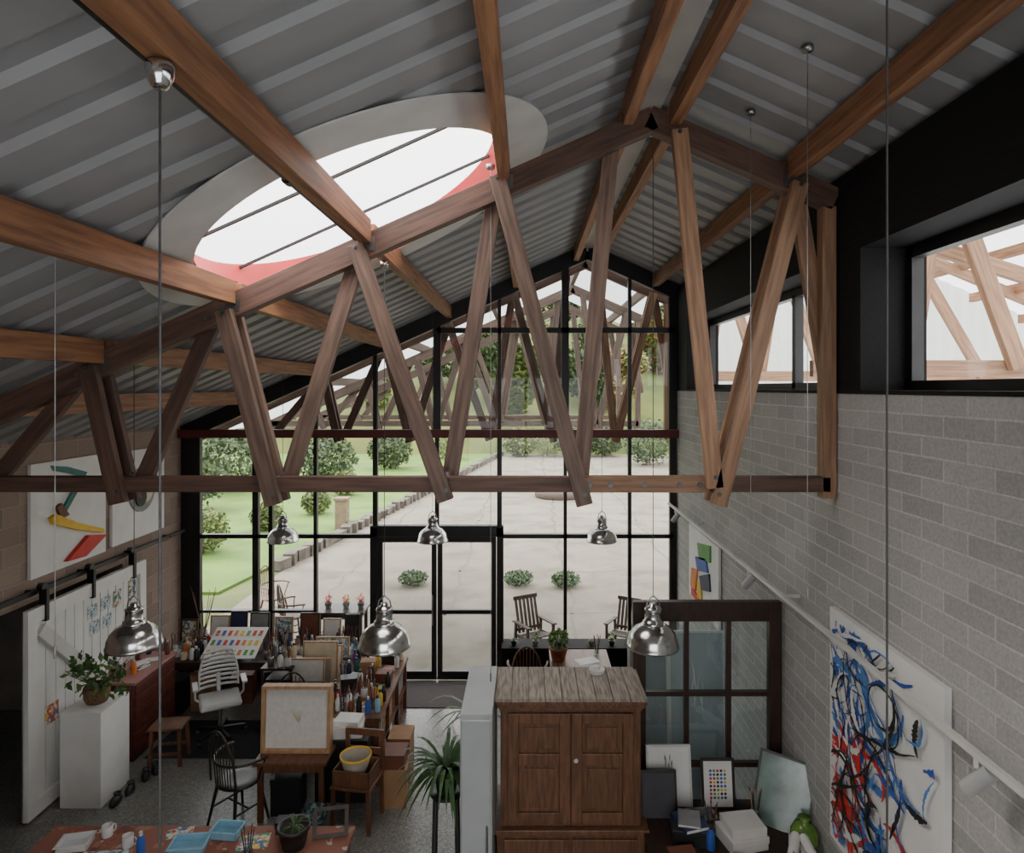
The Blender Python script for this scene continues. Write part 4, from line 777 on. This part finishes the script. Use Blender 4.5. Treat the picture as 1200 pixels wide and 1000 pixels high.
# ------------------------------------------------------------------ foreground table
table('painting_table','large worktable with red-brown paint-splashed top',-2.68,4.9,2.5,1.3,.75,tabletop,midwood)
Z=.75
mug(-3.18,5.3,Z,plasticw); mug(-3.42,5.42,Z,plasticw,1); tray(-2.68,5.28,Z,.26,.18,.05,colr['sky'],.1); tray(-2.45,5.44,Z,.22,.15,.06,colr['sky'],-.1); tray(-3.6,5.3,Z,.22,.16,.05,plasticw,.2)
sheet(-3.3,5.14,Z,.35,.22,printC,.1); sheet(-2.2,5.35,Z,.24,.18,palettem,.2,'palette sheet with paint blobs'); sheet(-2.85,5.46,Z,.2,.12,printA,.3)
for i in range(9): tubep(-3.75+.19*i,5.12+.04*math.sin(i*2.1),Z+.0,cs[i%len(cs)],i*.9) if i not in(2,3,5) else None
jar(-2.15,5.12,Z); bottle(-3.02,5.2,Z,colr['blue'],plasticw); scatter(-3.85,-1.55,4.4,4.95,Z,20,51,'bjstpk')
potplant(-1.86,5.3,Z,.12,.17,blackpl,'frond',.2,'short leafy plant in a black pot on the table',leafm,26)
carton(-1.95,5.49,Z,.22,.1,.1,.1,blackpl,'small black box on the worktable')
m=MB(); m.bb((-.14,-.01,0),(-.11,.01,.22)); m.bb((.11,-.01,0),(.14,.01,.22)); m.bb((-.11,-.01,0),(.11,.01,.03)); m.bb((-.11,-.01,.19),(.11,.01,.22)); tag(m.obj('empty_frame',darkwood,loc=(-1.6,5.4,Z),rot=(-.6,0,.2)),'small empty dark picture frame','frame')
# ------------------------------------------------------------------ far-right table, chairs, sill plants
table('side_table','small wooden table by the glazing with a potted plant',.7,9.0,.8,.6,.75,midwood,midwood)
windsor((-.0,8.95,0),3.1,midwood,'brown wooden windsor chair near the glazed wall')
potplant(.42,8.95,.75,.12,.17,terra,'leaf',.24,'bushy green plant in a terracotta pot',leaf2,200)
sheet(.8,8.9,.75,.3,.2,paper,.4,'loose white sheet on the small table'); jar(.95,9.1,.75)
for i,x in enumerate((-.2,.12,.95,1.25,1.6,1.95)):
    potplant(x,9.86,.59,.045,.07,[blackpl,colr['grey'],terra][i%3],'leaf' if i%2 else 'frond',.12,'small potted plant on the black window sill',[leafm,leaf2][i%2],40)['group']='window sill plants'
potplant(-.62,8.3,.0,.15,.3,blackpl,'frond',.8,'tall thin-leaved plant in a pot behind the cabinet',leafm,16)
for i,x in enumerate((-4.8,-4.5,-3.0,-2.7)): potplant(x,9.86,.59,.05,.08,colr['grey'],'leaf',.14,'small potted plant on the black window sill',leafm,40)['group']='window sill plants'
# side room
table('trestle_table','plain wooden table in the adjoining room',-6.4,6.6,1.4,.9,.75,lightwood,darkwood)
windsor((-6.0,5.8,0),2.9,blackwood,'dark windsor chair in the adjoining room')
# outside chairs etc.
gw=mat('garden wood',(.075,.05,.036),(.045,.03,.022))
slatchair((.12,11.0,0),.5,gw,'dark slatted wooden rocking chair on the yard outside')
slatchair((1.6,11.1,0),-.5,gw,'dark slatted wooden armchair by the glazing outside',.74)
windsor((-4.1,11.6,0),2.2,gw,'dark wooden armchair on the yard outside','garden_chair')
windsor((-4.8,12.6,0),1.2,midwood,'brown wooden armchair on the yard outside','garden_chair')
table('garden_table','small dark garden table with red flowers',-3.1,11.2,.8,.5,.7,blackwood,blackwood)
for x,c in((-3.35,colr['red']),(-3.05,colr['orange']),(-2.8,colr['red'])): potplant(x,11.2,.7,.06,.1,colr['grey'],'leaf',.13,'red flowering plant in a small pot',c,40)['group']='flowering pots'
# ------------------------------------------------------------------ world, camera
wd=bpy.data.worlds.new('World'); bpy.context.scene.world=wd; wd.use_nodes=True; nt=wd.node_tree; bg=nt.nodes['Background']
tc=nt.nodes.new('ShaderNodeTexCoord'); sp=nt.nodes.new('ShaderNodeSeparateXYZ'); cr=nt.nodes.new('ShaderNodeValToRGB')
cr.color_ramp.elements[0].position=0; cr.color_ramp.elements[0].color=(.5,.51,.52,1); cr.color_ramp.elements[1].position=.6; cr.color_ramp.elements[1].color=(1,.985,.955,1)
nt.links.new(tc.outputs['Generated'],sp.inputs[0]); nt.links.new(sp.outputs['Z'],cr.inputs[0]); nt.links.new(cr.outputs[0],bg.inputs['Color']); bg.inputs['Strength'].default_value=7.0
sl=bpy.data.lights.new('hazy_sun','SUN'); so=bpy.data.objects.new('hazy_sun',sl); COL.objects.link(so); sl.energy=3.5; sl.angle=math.radians(35); sl.color=(1,.93,.82)
so.rotation_euler=Vector((.55,-.45,-.85)).to_track_quat('-Z','Y').to_euler()
cd=bpy.data.cameras.new('Camera'); cam=bpy.data.objects.new('Camera',cd); COL.objects.link(cam); cam.location=(0,0,4.4); cam.rotation_euler=(math.pi/2,0,0)
cd.sensor_width=36; cd.sensor_fit='HORIZONTAL'; cd.lens=36*780/1200; cd.shift_x=-18/1200; cd.shift_y=-45/1200; cd.clip_start=.05; cd.clip_end=500
bpy.context.scene.camera=cam
